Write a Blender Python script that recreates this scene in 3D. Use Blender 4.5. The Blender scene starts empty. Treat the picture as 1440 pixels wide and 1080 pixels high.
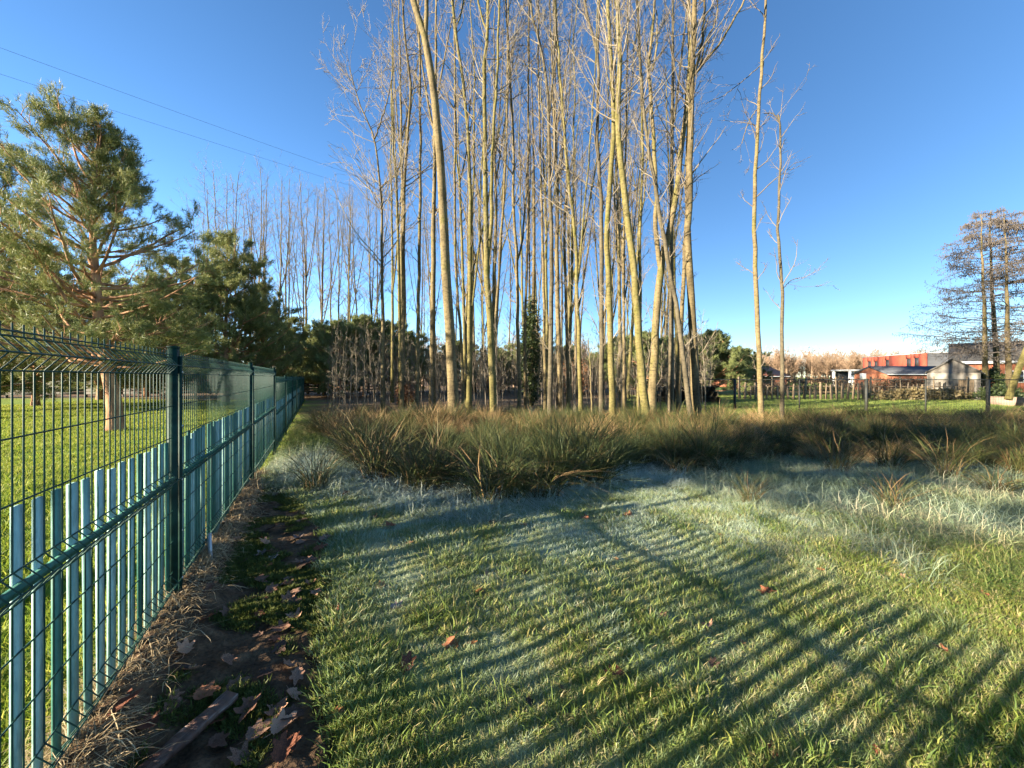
import bpy, math, random
import numpy as np

R = math.radians
rng = np.random.default_rng(7)
random.seed(7)
sc = bpy.context.scene
COL = sc.collection

# ------------------------------------------------------------------ camera, sky, sun, exposure
FPX, CX, HY, EYE = 541.0, 720.0, 530.0, 1.47          # focal length in photo pixels, centre, horizon row, eye height
cam_d = bpy.data.cameras.new('camera'); cam = bpy.data.objects.new('camera', cam_d); COL.objects.link(cam)
cam_d.sensor_fit = 'HORIZONTAL'; cam_d.sensor_width = 36.0; cam_d.lens = 36.0 * FPX / 1440.0
cam_d.shift_y = -10.0 / 1440.0
cam_d.clip_start = 0.05; cam_d.clip_end = 2000
cam.location = (0, 0, EYE); cam.rotation_euler = (R(90), 0, 0)
sc.camera = cam

SUN_EL = R(14.5)
SH = np.array([0.887, 0.462]); SH = SH / np.linalg.norm(SH)      # direction in which shadows fall
w = bpy.data.worlds.new('World'); sc.world = w; w.use_nodes = True
nt = w.node_tree; nt.nodes.clear()
sky = nt.nodes.new('ShaderNodeTexSky'); sky.sky_type = 'NISHITA'; sky.sun_disc = False
sky.sun_elevation = SUN_EL
sky.sun_rotation = math.atan2(SH[0], -SH[1])      # the node turns the other way round: this is the sun lamp's own bearing
sky.altitude = 0; sky.air_density = 0.7; sky.dust_density = 0.0; sky.ozone_density = 2.0
bg = nt.nodes.new('ShaderNodeBackground'); bg.inputs[1].default_value = 0.06
wo = nt.nodes.new('ShaderNodeOutputWorld')
hs = nt.nodes.new('ShaderNodeHueSaturation'); hs.inputs['Saturation'].default_value = 1.15
nt.links.new(sky.outputs[0], hs.inputs['Color']); nt.links.new(hs.outputs[0], bg.inputs[0]); nt.links.new(bg.outputs[0], wo.inputs[0])

sun_d = bpy.data.lights.new('sun', 'SUN'); sun_d.energy = 5.0; sun_d.angle = R(0.53); sun_d.color = (1.0, 0.86, 0.66)
sun = bpy.data.objects.new('sun', sun_d); COL.objects.link(sun)
from mathutils import Vector
sdir = Vector((SH[0] * math.cos(SUN_EL), SH[1] * math.cos(SUN_EL), -math.sin(SUN_EL)))
sun.rotation_euler = sdir.to_track_quat('-Z', 'Y').to_euler()

sc.view_settings.view_transform = 'Standard'; sc.view_settings.look = 'None'
sc.view_settings.gamma = 1.0; sc.view_settings.use_curve_mapping = False
sc.view_settings.exposure = 2.5
sc.render.engine = 'CYCLES'
sc.cycles.max_bounces = 7; sc.cycles.diffuse_bounces = 5; sc.cycles.transmission_bounces = 5
sc.cycles.glossy_bounces = 2; sc.cycles.transparent_max_bounces = 4
sc.cycles.use_denoising = True
sc.cycles.sample_clamp_indirect = 6.0
sc.cycles.use_adaptive_sampling = True; sc.cycles.adaptive_threshold = 0.022

# ------------------------------------------------------------------ helpers
def at(px, py, Y):
    return np.array([(px - CX) / FPX * Y, Y, EYE - (py - HY) / FPX * Y])

FX0 = -0.905
FD = np.array([-0.4505, 0.8928]); FN = np.array([0.8928, 0.4505])   # along the fence, and towards the lawn
def fence_d(x, y): return (x - FX0) * FN[0] + y * FN[1]
def fence_t(x, y): return (x - FX0) * FD[0] + y * FD[1]
def fence_p(t, n, z): return np.array([FX0 + FD[0] * t + FN[0] * n, FD[1] * t + FN[1] * n, z])

def smooth(a, b, x):
    t = np.clip((x - a) / (b - a), 0, 1); return t * t * (3 - 2 * t)

def vnoise(x, y, s, seed=0):
    """smooth value noise, 0..1"""
    x = np.asarray(x, float) / s + 37.1 * seed; y = np.asarray(y, float) / s + 11.7 * seed
    xi = np.floor(x).astype(np.int64); yi = np.floor(y).astype(np.int64); fx = x - xi; fy = y - yi
    fx = fx * fx * (3 - 2 * fx); fy = fy * fy * (3 - 2 * fy)
    def h(a, b):
        n = (a * 374761393 + b * 668265263 + seed * 982451653) & 0x7fffffff
        n = ((n ^ (n >> 13)) * 1274126177) & 0x7fffffff
        return ((n ^ (n >> 16)) & 0xffff) / 65535.0
    return (h(xi, yi) * (1 - fx) + h(xi + 1, yi) * fx) * (1 - fy) + (h(xi, yi + 1) * (1 - fx) + h(xi + 1, yi + 1) * fx) * fy

def gz(x, y):
    x = np.asarray(x, float); y = np.asarray(y, float)
    z = -0.14 * smooth(5.2, 7.5, y)
    r = np.hypot(x, y)
    near = 1 - smooth(14, 30, r)
    z = z + near * (0.06 * (vnoise(x, y, 1.7, 1) - 0.5) + 0.035 * (vnoise(x, y, 0.5, 2) - 0.5) + 0.018 * (vnoise(x, y, 0.2, 44) - 0.5))
    z = z + 0.10 * smooth(0.9, 0.0, np.abs(fence_d(x, y) - 1.2)) * smooth(4.0, 5.5, y) * (1 - smooth(9, 12, y))
    return z

def mesh_obj(name, verts, faces, mat=None, parent=None, smooth_shade=False, attrs=None, loose_tris=None):
    """verts (N,3); faces: list of (M,k) int arrays or one array"""
    me = bpy.data.meshes.new(name)
    verts = np.asarray(verts, np.float32)
    if isinstance(faces, np.ndarray): faces = [faces]
    faces = [f for f in faces if len(f)]
    me.vertices.add(len(verts)); me.vertices.foreach_set('co', verts.ravel())
    if faces:
        loops = np.concatenate([f.ravel() for f in faces]).astype(np.int32)
        sizes = np.concatenate([np.full(len(f), f.shape[1], np.int32) for f in faces])
        starts = np.concatenate([[0], np.cumsum(sizes)[:-1]]).astype(np.int32)
        me.loops.add(len(loops)); me.loops.foreach_set('vertex_index', loops)
        me.polygons.add(len(sizes)); me.polygons.foreach_set('loop_start', starts); me.polygons.foreach_set('loop_total', sizes)
        if smooth_shade: me.polygons.foreach_set('use_smooth', np.ones(len(sizes), bool))
    if attrs:
        for k, v in attrs.items():
            a = me.attributes.new(k, 'FLOAT', 'POINT'); a.data.foreach_set('value', np.asarray(v, np.float32))
    me.update(calc_edges=True); me.validate()
    if mat: me.materials.append(mat)
    o = bpy.data.objects.new(name, me); COL.objects.link(o)
    if parent: o.parent = parent
    return o

def tag(o, label=None, cat=None, group=None, kind=None):
    if label: o['label'] = label
    if cat: o['category'] = cat
    if group: o['group'] = group
    if kind: o['kind'] = kind
    return o

def empty(name, loc=(0, 0, 0), rz=0):
    o = bpy.data.objects.new(name, None); COL.objects.link(o); o.location = loc; o.rotation_euler = (0, 0, rz)
    o.empty_display_size = 0.2
    return o

def copy_tree(root):
    r = root.copy(); COL.objects.link(r)
    for ch in root.children:
        c = ch.copy(); COL.objects.link(c); c.parent = r
        for g in ch.children:
            d = g.copy(); COL.objects.link(d); d.parent = c
    return r

class MB:
    """collects boxes, prisms and quads for one mesh"""
    def __init__(s): s.v = []; s.f4 = []; s.f3 = []; s.n = 0
    def add(s, v, f4=(), f3=()):
        v = np.asarray(v, float)
        for f in f4: s.f4.append([i + s.n for i in f])
        for f in f3: s.f3.append([i + s.n for i in f])
        s.v.append(v); s.n += len(v); return s
    def box(s, c, size, M=None):
        h = np.asarray(size, float) / 2
        v = np.array([[x, y, z] for x in (-1, 1) for y in (-1, 1) for z in (-1, 1)]) * h
        if M is not None: v = v @ np.asarray(M).T
        v = v + np.asarray(c)
        return s.add(v, [(0, 1, 3, 2), (4, 6, 7, 5), (0, 4, 5, 1), (2, 3, 7, 6), (0, 2, 6, 4), (1, 5, 7, 3)])
    def hexa(s, b, t):
        """bottom 4 points ccw, top 4 points ccw"""
        return s.add(np.vstack([b, t]), [(3, 2, 1, 0), (4, 5, 6, 7), (0, 1, 5, 4), (1, 2, 6, 5), (2, 3, 7, 6), (3, 0, 4, 7)])
    def build(s, name, mat, parent=None, smooth_shade=False):
        f = []
        if s.f4: f.append(np.array(s.f4))
        if s.f3: f.append(np.array(s.f3))
        return mesh_obj(name, np.vstack(s.v), f, mat, parent, smooth_shade)

def tubes(P, Rad, sides=4, cap=False):
    """P (T,M,3) polylines, Rad (T,M); returns verts, quads"""
    P = np.asarray(P, float); Rad = np.asarray(Rad, float)
    T, M, _ = P.shape
    D = np.empty_like(P); D[:, 1:-1] = P[:, 2:] - P[:, :-2]; D[:, 0] = P[:, 1] - P[:, 0]; D[:, -1] = P[:, -1] - P[:, -2]
    D /= np.linalg.norm(D, axis=2, keepdims=True) + 1e-9
    mean = D.mean(axis=1)
    ref = np.where(np.abs(mean[:, 2:3]) < 0.8, np.array([[0, 0, 1.0]]), np.array([[1.0, 0, 0]]))
    U = np.cross(D, ref[:, None, :]); U /= np.linalg.norm(U, axis=2, keepdims=True) + 1e-9
    V = np.cross(D, U)
    a = np.arange(sides) * 2 * math.pi / sides
    V4 = P[:, :, None, :] + Rad[:, :, None, None] * (np.cos(a)[None, None, :, None] * U[:, :, None, :] + np.sin(a)[None, None, :, None] * V[:, :, None, :])
    verts = V4.reshape(-1, 3)
    i = np.arange(T)[:, None, None] * (M * sides) + np.arange(M - 1)[None, :, None] * sides
    k = np.arange(sides)[None, None, :]; k2 = (k + 1) % sides
    q = np.stack([i + k, i + k2, i + sides + k2, i + sides + k], axis=-1).reshape(-1, 4)
    return verts, q

class TB:
    """joins many tube batches"""
    def __init__(s): s.v = []; s.q = []; s.n = 0
    def add(s, P, Rad, sides=4):
        if len(P) == 0: return s
        v, q = tubes(P, Rad, sides); s.v.append(v); s.q.append(q + s.n); s.n += len(v); return s
    def build(s, name, mat, parent=None, smooth_shade=True):
        return mesh_obj(name, np.vstack(s.v), np.vstack(s.q), mat, parent, smooth_shade)

def resample(poly, m):
    """smooth polyline through points -> m points (Catmull-Rom by arc length)"""
    p = np.asarray(poly, float); n = len(p)
    seg = np.linalg.norm(np.diff(p, axis=0), axis=1); s = np.concatenate([[0], np.cumsum(seg)])
    u = np.linspace(0, s[-1], m); out = np.empty((m, p.shape[1]))
    for j, x in enumerate(u):
        i = min(max(np.searchsorted(s, x) - 1, 0), n - 2); t = (x - s[i]) / (seg[i] + 1e-9)
        p0 = p[max(i - 1, 0)]; p1 = p[i]; p2 = p[i + 1]; p3 = p[min(i + 2, n - 1)]
        out[j] = 0.5 * (2 * p1 + (p2 - p0) * t + (2 * p0 - 5 * p1 + 4 * p2 - p3) * t * t + (3 * p1 - p0 - 3 * p2 + p3) * t ** 3)
    return out

def at_t(P, t):
    """sample polylines P (K,M,3) at t (K,n) -> (K,n,3), and tangents"""
    K, M, _ = P.shape
    f = np.clip(t, 0, 0.999) * (M - 1); i = f.astype(int); fr = (f - i)[..., None]
    k = np.arange(K)[:, None]
    a = P[k, i]; b = P[k, i + 1]; d = b - a
    return a + d * fr, d / (np.linalg.norm(d, axis=-1, keepdims=True) + 1e-9)

def grow(base, dirv, length, r0, M=5, up=0.15, wob=0.15, r_end=0.35, rg=None):
    """polylines starting at base (N,3) along dirv (N,3)"""
    rg = rg or rng
    N = len(base); P = np.empty((N, M, 3)); P[:, 0] = base; d = dirv.copy(); st = (length / (M - 1))[:, None]
    for m in range(1, M):
        P[:, m] = P[:, m - 1] + d * st
        d = d + np.array([0, 0, up]) + rg.normal(0, wob, (N, 3)); d /= np.linalg.norm(d, axis=1, keepdims=True)
    Rd = r0[:, None] * np.linspace(1, r_end, M)[None, :]
    return P, Rd

def side_dirs(tan, ang, rg):
    """directions leaving tangent tan (N,3) at angle ang (N,)"""
    N = len(tan); rnd = rg.normal(size=(N, 3)); perp = rnd - (rnd * tan).sum(1, keepdims=True) * tan
    perp /= np.linalg.norm(perp, axis=1, keepdims=True) + 1e-9
    return tan * np.cos(ang)[:, None] + perp * np.sin(ang)[:, None]

# ------------------------------------------------------------------ materials
def new_mat(name):
    m = bpy.data.materials.new(name); m.use_nodes = True; n = m.node_tree.nodes; l = m.node_tree.links; n.clear()
    out = n.new('ShaderNodeOutputMaterial'); return m, n, l, out

def nd(n, t, **kw):
    x = n.new(t)
    for k, v in kw.items():
        if k.startswith('i_'): x.inputs[int(k[2:])].default_value = v
        else: setattr(x, k, v)
    return x

def ramp(n, stops):
    r = n.new('ShaderNodeValToRGB'); e = r.color_ramp.elements
    while len(e) < len(stops): e.new(0.5)
    for el, (p, c) in zip(e, stops): el.position = p; el.color = (*c, 1)
    return r

def noise_mat(name, cols, scale=5.0, rough=0.9, bump=0.0, bscale=None, detail=6, coord='Object', spec=0.2, stretch=None, metallic=0.0, rand=0.0, mottle=None):
    """procedural noise colour + bump"""
    m, n, l, out = new_mat(name)
    b = nd(n, 'ShaderNodeBsdfPrincipled'); b.inputs['Roughness'].default_value = rough
    b.inputs['Specular IOR Level'].default_value = spec; b.inputs['Metallic'].default_value = metallic
    tc = nd(n, 'ShaderNodeTexCoord'); vec = tc.outputs[coord]
    if stretch:
        mp = nd(n, 'ShaderNodeMapping'); mp.inputs['Scale'].default_value = stretch; l.new(vec, mp.inputs[0]); vec = mp.outputs[0]
    ns = nd(n, 'ShaderNodeTexNoise'); ns.inputs['Scale'].default_value = scale; ns.inputs['Detail'].default_value = detail
    l.new(vec, ns.inputs['Vector'])
    fac = ns.outputs['Fac']
    if rand:
        oi = nd(n, 'ShaderNodeObjectInfo'); ma = nd(n, 'ShaderNodeMath', operation='MULTIPLY_ADD'); ma.inputs[1].default_value = rand; ma.inputs[2].default_value = -rand / 2
        l.new(oi.outputs['Random'], ma.inputs[0]); ad = nd(n, 'ShaderNodeMath', operation='ADD'); l.new(ma.outputs[0], ad.inputs[0]); l.new(fac, ad.inputs[1]); fac = ad.outputs[0]
    k = len(cols); rp = ramp(n, [(0.3 + 0.4 * i / max(k - 1, 1), c) for i, c in enumerate(cols)]); l.new(fac, rp.inputs[0])
    col = rp.outputs[0]
    if mottle:                                           # finer dark marks and pale flecks over the main colour
        sc_, amt, strz = mottle; mp2 = nd(n, 'ShaderNodeMapping'); mp2.inputs['Scale'].default_value = (1, 1, strz); l.new(tc.outputs[coord], mp2.inputs[0])
        n3 = nd(n, 'ShaderNodeTexNoise'); n3.inputs['Scale'].default_value = sc_; n3.inputs['Detail'].default_value = 4; n3.inputs['Roughness'].default_value = 0.7; l.new(mp2.outputs[0], n3.inputs['Vector'])
        r3 = ramp(n, [(0.32, (1 - amt,) * 3), (0.5, (1.0,) * 3), (0.7, (1 + amt * 0.5,) * 3)]); l.new(n3.outputs['Fac'], r3.inputs[0])
        mm = nd(n, 'ShaderNodeMix', data_type='RGBA', blend_type='MULTIPLY'); mm.inputs[0].default_value = 1.0; l.new(col, mm.inputs[6]); l.new(r3.outputs[0], mm.inputs[7]); col = mm.outputs[2]
    l.new(col, b.inputs['Base Color'])
    if bump:
        n2 = nd(n, 'ShaderNodeTexNoise'); n2.inputs['Scale'].default_value = bscale or scale * 4; n2.inputs['Detail'].default_value = 5; l.new(vec, n2.inputs['Vector'])
        bp = nd(n, 'ShaderNodeBump'); bp.inputs['Strength'].default_value = bump; bp.inputs['Distance'].default_value = 0.02
        l.new(n2.outputs['Fac'], bp.inputs['Height']); l.new(bp.outputs[0], b.inputs['Normal'])
    l.new(b.outputs[0], out.inputs[0]); return m

def blade_mat(name, stops, frost_col=(0.50, 0.60, 0.60), frost_geo=True, trans=0.4, rough=0.6, frost_gain=1.0, alt=None):
    """grass blade: colour by per-blade tint, whitened by the frost carried per tuft, thin translucent leaf"""
    m, n, l, out = new_mat(name)
    ti = nd(n, 'ShaderNodeAttribute', attribute_name='tint', attribute_type='GEOMETRY')
    hg = nd(n, 'ShaderNodeAttribute', attribute_name='hgt', attribute_type='GEOMETRY')
    fr = nd(n, 'ShaderNodeAttribute', attribute_name='frost', attribute_type='INSTANCER')
    hu = nd(n, 'ShaderNodeAttribute', attribute_name='hue', attribute_type='INSTANCER')
    frg = nd(n, 'ShaderNodeAttribute', attribute_name='frost_blade', attribute_type='GEOMETRY'); hug = nd(n, 'ShaderNodeAttribute', attribute_name='hue_blade', attribute_type='GEOMETRY')
    fs = nd(n, 'ShaderNodeMath', operation='ADD'); l.new(fr.outputs['Fac'], fs.inputs[0]); l.new(frg.outputs['Fac'], fs.inputs[1])
    hs = nd(n, 'ShaderNodeMath', operation='ADD'); l.new(hu.outputs['Fac'], hs.inputs[0]); l.new(hug.outputs['Fac'], hs.inputs[1])
    ad = nd(n, 'ShaderNodeMath', operation='ADD'); l.new(ti.outputs['Fac'], ad.inputs[0]); l.new(hs.outputs[0], ad.inputs[1])
    rp = ramp(n, stops); l.new(ad.outputs[0], rp.inputs[0])
    # frost sits unevenly: more towards the tips and on some blades
    m1 = nd(n, 'ShaderNodeMath', operation='MULTIPLY_ADD'); l.new(hg.outputs['Fac'], m1.inputs[0]); m1.inputs[1].default_value = 0.7; m1.inputs[2].default_value = 0.35
    m2 = nd(n, 'ShaderNodeMath', operation='MULTIPLY'); l.new(fs.outputs[0], m2.inputs[0]); l.new(m1.outputs[0], m2.inputs[1])
    m3 = nd(n, 'ShaderNodeMath', operation='MULTIPLY'); m3.use_clamp = True; l.new(m2.outputs[0], m3.inputs[0]); m3.inputs[1].default_value = frost_gain
    mx = nd(n, 'ShaderNodeMix', data_type='RGBA'); l.new(m3.outputs[0], mx.inputs[0]); l.new(rp.outputs[0], mx.inputs[6]); mx.inputs[7].default_value = (*frost_col, 1)
    df = nd(n, 'ShaderNodeBsdfPrincipled'); df.inputs['Roughness'].default_value = rough; df.inputs['Specular IOR Level'].default_value = 0.25
    tr = nd(n, 'ShaderNodeBsdfTranslucent'); l.new(mx.outputs[2], df.inputs['Base Color']); l.new(mx.outputs[2], tr.inputs[0])
    ms = nd(n, 'ShaderNodeMixShader'); ms.inputs[0].default_value = trans; l.new(df.outputs[0], ms.inputs[1]); l.new(tr.outputs[0], ms.inputs[2])
    l.new(ms.outputs[0], out.inputs[0]); return m

def needle_mat(name, cols):
    m, n, l, out = new_mat(name)
    ti = nd(n, 'ShaderNodeAttribute', attribute_name='tint', attribute_type='GEOMETRY')
    rp = ramp(n, [(i / (len(cols) - 1), c) for i, c in enumerate(cols)]); l.new(ti.outputs['Fac'], rp.inputs[0])
    df = nd(n, 'ShaderNodeBsdfPrincipled'); df.inputs['Roughness'].default_value = 0.5; df.inputs['Specular IOR Level'].default_value = 0.3
    tr = nd(n, 'ShaderNodeBsdfTranslucent'); l.new(rp.outputs[0], df.inputs['Base Color']); l.new(rp.outputs[0], tr.inputs[0])
    ms = nd(n, 'ShaderNodeMixShader'); ms.inputs[0].default_value = 0.3; l.new(df.outputs[0], ms.inputs[1]); l.new(tr.outputs[0], ms.inputs[2])
    l.new(ms.outputs[0], out.inputs[0]); return m

M_bark = noise_mat('bark', [(0.056, 0.043, 0.023), (0.098, 0.077, 0.039), (0.135, 0.106, 0.056), (0.10, 0.088, 0.031)], 2.2, 0.9, 0.7, 12, coord='Object', stretch=(1.5, 1.5, 0.5), rand=0.22, mottle=(9.0, 0.55, 2.2))
M_bark_dark = noise_mat('bark_dark', [(0.04, 0.034, 0.022), (0.075, 0.063, 0.04), (0.10, 0.086, 0.055)], 2.5, 0.9, 0.7, 12, stretch=(1.5, 1.5, 0.5), mottle=(9.0, 0.5, 2.2))
M_bark_moss = noise_mat('bark_mossy', [(0.062, 0.054, 0.02), (0.10, 0.088, 0.029), (0.13, 0.11, 0.045), (0.085, 0.083, 0.018)], 2.2, 0.9, 0.7, 12, stretch=(1.5, 1.5, 0.5), mottle=(9.0, 0.55, 2.2))
M_twig = noise_mat('twig_bark', [(0.10, 0.082, 0.06), (0.165, 0.138, 0.10), (0.22, 0.19, 0.14)], 1.2, 0.85, rand=0.2)
M_pbark = noise_mat('pine_bark', [(0.12, 0.065, 0.04), (0.27, 0.15, 0.085), (0.36, 0.21, 0.12)], 6, 0.95, 0.8, 18, stretch=(1, 1, 0.35))
M_needle = needle_mat('pine_needles', [(0.09, 0.12, 0.045), (0.15, 0.175, 0.06), (0.22, 0.23, 0.075), (0.30, 0.27, 0.095)])
M_needle_y = needle_mat('pine_needles_young', [(0.085, 0.115, 0.045), (0.14, 0.17, 0.06), (0.19, 0.215, 0.08), (0.25, 0.25, 0.105)])

# ------------------------------------------------------------------ regions of the ground
u_front = (np.array([300, 470, 500, 560, 640, 700, 770, 830, 880, 930, 1000, 1080, 1150, 1230, 1300, 1370, 1440, 1700]) - CX) / FPX
y_front = np.array([8.5, 7.6, 5.6, 4.85, 4.4, 4.2, 4.45, 5.2, 6.0, 6.3, 6.5, 6.9, 7.1, 6.7, 6.5, 5.9, 5.5, 5.0])
def rush_front(x, y): return np.interp(x / np.maximum(y, 0.1), u_front, y_front)
u_long = (np.array([300, 430, 500, 560, 650, 750, 850, 930, 1000, 1100, 1200, 1300, 1440, 1700]) - CX) / FPX
y_long = np.array([5.2, 5.0, 4.3, 3.95, 3.7, 4.1, 4.8, 5.3, 4.75, 4.05, 3.25, 2.75, 2.35, 2.0])
def long_front(x, y): return np.interp(x / np.maximum(y, 0.1), u_long, y_long)
def soil_w(t): return np.interp(t, [-3, 0, 3.6, 4.6, 5.4, 6.2], [0.78, 0.78, 0.84, 0.62, 0.38, 0.0])
def soil_mask(x, y):
    d = fence_d(x, y); t = fence_t(x, y)
    ww = soil_w(t) + 0.16 * (vnoise(x, y, 0.3, 5) - 0.5) + 0.08 * (vnoise(x, y, 0.09, 6) - 0.5)
    return smooth(0.05, -0.05, d - ww) * smooth(-0.12, 0.02, d) * (ww > 0.05)
def wood_mask(x, y):
    px = CX + FPX * x / np.maximum(y, 0.1)
    return smooth(13.5, 17, y) * smooth(8, -2, x - 0.42 * y) * smooth(-0.3, 0.6, fence_d(x, y) + 0.0 + 30 * smooth(24, 30, y))
def frost_mask(x, y):
    px = CX + FPX * x / np.maximum(y, 0.1); py = HY + EYE * FPX / np.maximum(y, 0.1)
    a = np.exp(-((px - 700) / 300.0) ** 2 - ((py - 735) / 105.0) ** 2) * 1.0
    b = np.exp(-((px - 1080) / 260.0) ** 2 - ((py - 730) / 70.0) ** 2) * 0.6
    c = 0.36 * np.exp(-((px - 900) / 480.0) ** 2 - ((py - 930) / 170.0) ** 2)
    f = a + b + c + 0.06
    f = f * (0.35 + 1.2 * vnoise(x, y, 0.28, 8)) + 0.5 * (vnoise(x, y, 0.12, 9) - 0.45) * (0.25 + f)
    f = f * (0.55 + 0.9 * vnoise(x, y, 0.055, 45))
    return np.clip(f, 0, 1) * (y > 0.2) * smooth(0.1, 0.6, fence_d(x, y))

# ------------------------------------------------------------------ ground sheet
def axis(fine0, fine1, step, far0, far1, grow_=1.25):
    a = list(np.arange(fine0, fine1 + 1e-6, step)); s = step
    while a[-1] < far1: s *= grow_; a.append(a[-1] + s)
    s = step
    while a[0] > far0: s *= grow_; a.insert(0, a[0] - s)
    return np.array(a)
gx = axis(-4.2, 7.5, 0.09, -600, 600, 1.22); gy = axis(-1.5, 9.5, 0.09, -300, 900, 1.22)
GX, GY = np.meshgrid(gx, gy, indexing='ij'); GZ = gz(GX, GY) - 0.05 * soil_mask(GX, GY)
nx, ny = GX.shape
ii = np.arange(nx * ny).reshape(nx, ny)
quads = np.stack([ii[:-1, :-1], ii[1:, :-1], ii[1:, 1:], ii[:-1, 1:]], -1).reshape(-1, 4)
def ground_mat():
    m, n, l, out = new_mat('ground')
    b = nd(n, 'ShaderNodeBsdfPrincipled'); b.inputs['Roughness'].default_value = 0.95; b.inputs['Specular IOR Level'].default_value = 0.1
    tc = nd(n, 'ShaderNodeTexCoord')
    def noise(s, d=6):
        x = nd(n, 'ShaderNodeTexNoise'); x.inputs['Scale'].default_value = s; x.inputs['Detail'].default_value = d; l.new(tc.outputs['Object'], x.inputs['Vector']); return x.outputs['Fac']
    g = ramp(n, [(0.3, (0.07, 0.08, 0.022)), (0.5, (0.125, 0.145, 0.032)), (0.7, (0.19, 0.21, 0.045))]); l.new(noise(3.0, 8), g.inputs[0])
    wd = ramp(n, [(0.3, (0.07, 0.045, 0.025)), (0.55, (0.16, 0.10, 0.055)), (0.7, (0.22, 0.15, 0.085))]); l.new(noise(4.0, 8), wd.inputs[0])
    so = ramp(n, [(0.3, (0.02, 0.014, 0.01)), (0.6, (0.05, 0.034, 0.024))]); l.new(noise(9.0, 8), so.inputs[0])
    def mix(f, a, c):
        x = nd(n, 'ShaderNodeMix', data_type='RGBA'); l.new(f, x.inputs[0]); l.new(a, x.inputs[6])
        if isinstance(c, tuple): x.inputs[7].default_value = (*c, 1)
        else: l.new(c, x.inputs[7])
        return x.outputs[2]
    A = lambda k: nd(n, 'ShaderNodeAttribute', attribute_name=k, attribute_type='GEOMETRY').outputs['Fac']
    gf = ramp(n, [(0.3, (0.08, 0.12, 0.02)), (0.5, (0.15, 0.22, 0.03)), (0.7, (0.23, 0.30, 0.04))]); l.new(noise(2.5, 8), gf.inputs[0])
    c = mix(A('field'), g.outputs[0], gf.outputs[0]); c = mix(A('wood'), c, wd.outputs[0]); c = mix(A('frost'), c, (0.36, 0.43, 0.36)); c = mix(A('soil'), c, so.outputs[0])
    c = mix(A('rush'), c, (0.09, 0.065, 0.035))
    l.new(c, b.inputs['Base Color'])
    bp = nd(n, 'ShaderNodeBump'); bp.inputs['Strength'].default_value = 0.6; bp.inputs['Distance'].default_value = 0.03
    l.new(noise(22.0), bp.inputs['Height']); l.new(bp.outputs[0], b.inputs['Normal']); l.new(b.outputs[0], out.inputs[0]); return m
gxx, gyy = GX.ravel(), GY.ravel()
rushm = smooth(-0.2, 0.3, gyy - rush_front(gxx, gyy)) * (1 - smooth(12, 14, gyy)) * smooth(1.0, 1.8, fence_d(gxx, gyy)) * (gyy > 1)
ground = mesh_obj('ground', np.stack([gxx, gyy, GZ.ravel()], 1), quads, ground_mat(), smooth_shade=True,
                  attrs={'field': np.maximum(smooth(0.1, -0.1, fence_d(gxx, gyy)), smooth(13, 15, gyy)), 'wood': wood_mask(gxx, gyy), 'frost': frost_mask(gxx, gyy) * 0.5, 'soil': soil_mask(gxx, gyy), 'rush': rushm})
tag(ground, kind='structure')

# bare soil bed along the fence: lumpy sheet of its own
ts = np.arange(-1.2, 6.3, 0.025); ns_ = np.arange(-0.1, 1.0, 0.025)
TT, NN = np.meshgrid(ts, ns_, indexing='ij'); SX = FX0 + FD[0] * TT + FN[0] * NN; SY = FD[1] * TT + FN[1] * NN
sm = soil_mask(SX, SY)
SZ = gz(SX, SY) - 0.05 + 0.045 * sm + sm * (0.045 * (vnoise(SX, SY, 0.16, 3) - 0.4) + 0.03 * (vnoise(SX, SY, 0.06, 4) - 0.5)) + 0.10 * smooth(0.34, 0.0, np.abs(NN - 0.0)) * sm
a_, b_ = TT.shape; ii = np.arange(a_ * b_).reshape(a_, b_)
quads = np.stack([ii[:-1, :-1], ii[1:, :-1], ii[1:, 1:], ii[:-1, 1:]], -1).reshape(-1, 4)
M_soil = noise_mat('soil', [(0.036, 0.021, 0.011), (0.085, 0.052, 0.028), (0.14, 0.09, 0.05)], 9, 0.95, 0.8, 40, mottle=(60.0, 0.5, 1.0))
soil = mesh_obj('soil_bed', np.stack([SX.ravel(), SY.ravel(), SZ.ravel()], 1), quads[:, ::-1], M_soil, smooth_shade=True)
tag(soil, kind='structure')
def soil_z(x, y):
    return gz(x, y) + 0.003 + 0.045 * (vnoise(x, y, 0.16, 3) - 0.4) + 0.03 * (vnoise(x, y, 0.06, 4) - 0.5) + 0.10 * smooth(0.34, 0.0, np.abs(fence_d(x, y)))

# ------------------------------------------------------------------ boundary fence of wire panels with slats
M_wire = noise_mat('green_coated_wire', [(0.004, 0.034, 0.026), (0.006, 0.048, 0.037)], 20, 0.5, spec=0.3)
M_post = noise_mat('green_coated_post', [(0.002, 0.014, 0.01), (0.004, 0.024, 0.018), (0.009, 0.038, 0.028)], 14, 0.6, 0.1, 60, spec=0.15)
M_slat_pale = noise_mat('slat_frosted_pale', [(0.13, 0.25, 0.22), (0.22, 0.37, 0.335), (0.30, 0.45, 0.41)], 5, 0.7, 0.1, 60, stretch=(1, 1, 0.5), spec=0.2, rand=0.35, mottle=(30.0, 0.35, 0.35))
M_slat = noise_mat('slat_green', [(0.025, 0.105, 0.08), (0.045, 0.155, 0.12), (0.08, 0.205, 0.165)], 5, 0.65, 0.1, 60, stretch=(1, 1, 0.5), spec=0.25, rand=0.35, mottle=(30.0, 0.35, 0.35))
M_bolt = noise_mat('zinc', [(0.4, 0.4, 0.38), (0.55, 0.55, 0.52)], 30, 0.4, metallic=0.6)
MF = np.array([[FD[0], FN[0], 0], [FD[1], FN[1], 0], [0, 0, 1]])      # local (along, out, up) -> world

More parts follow.
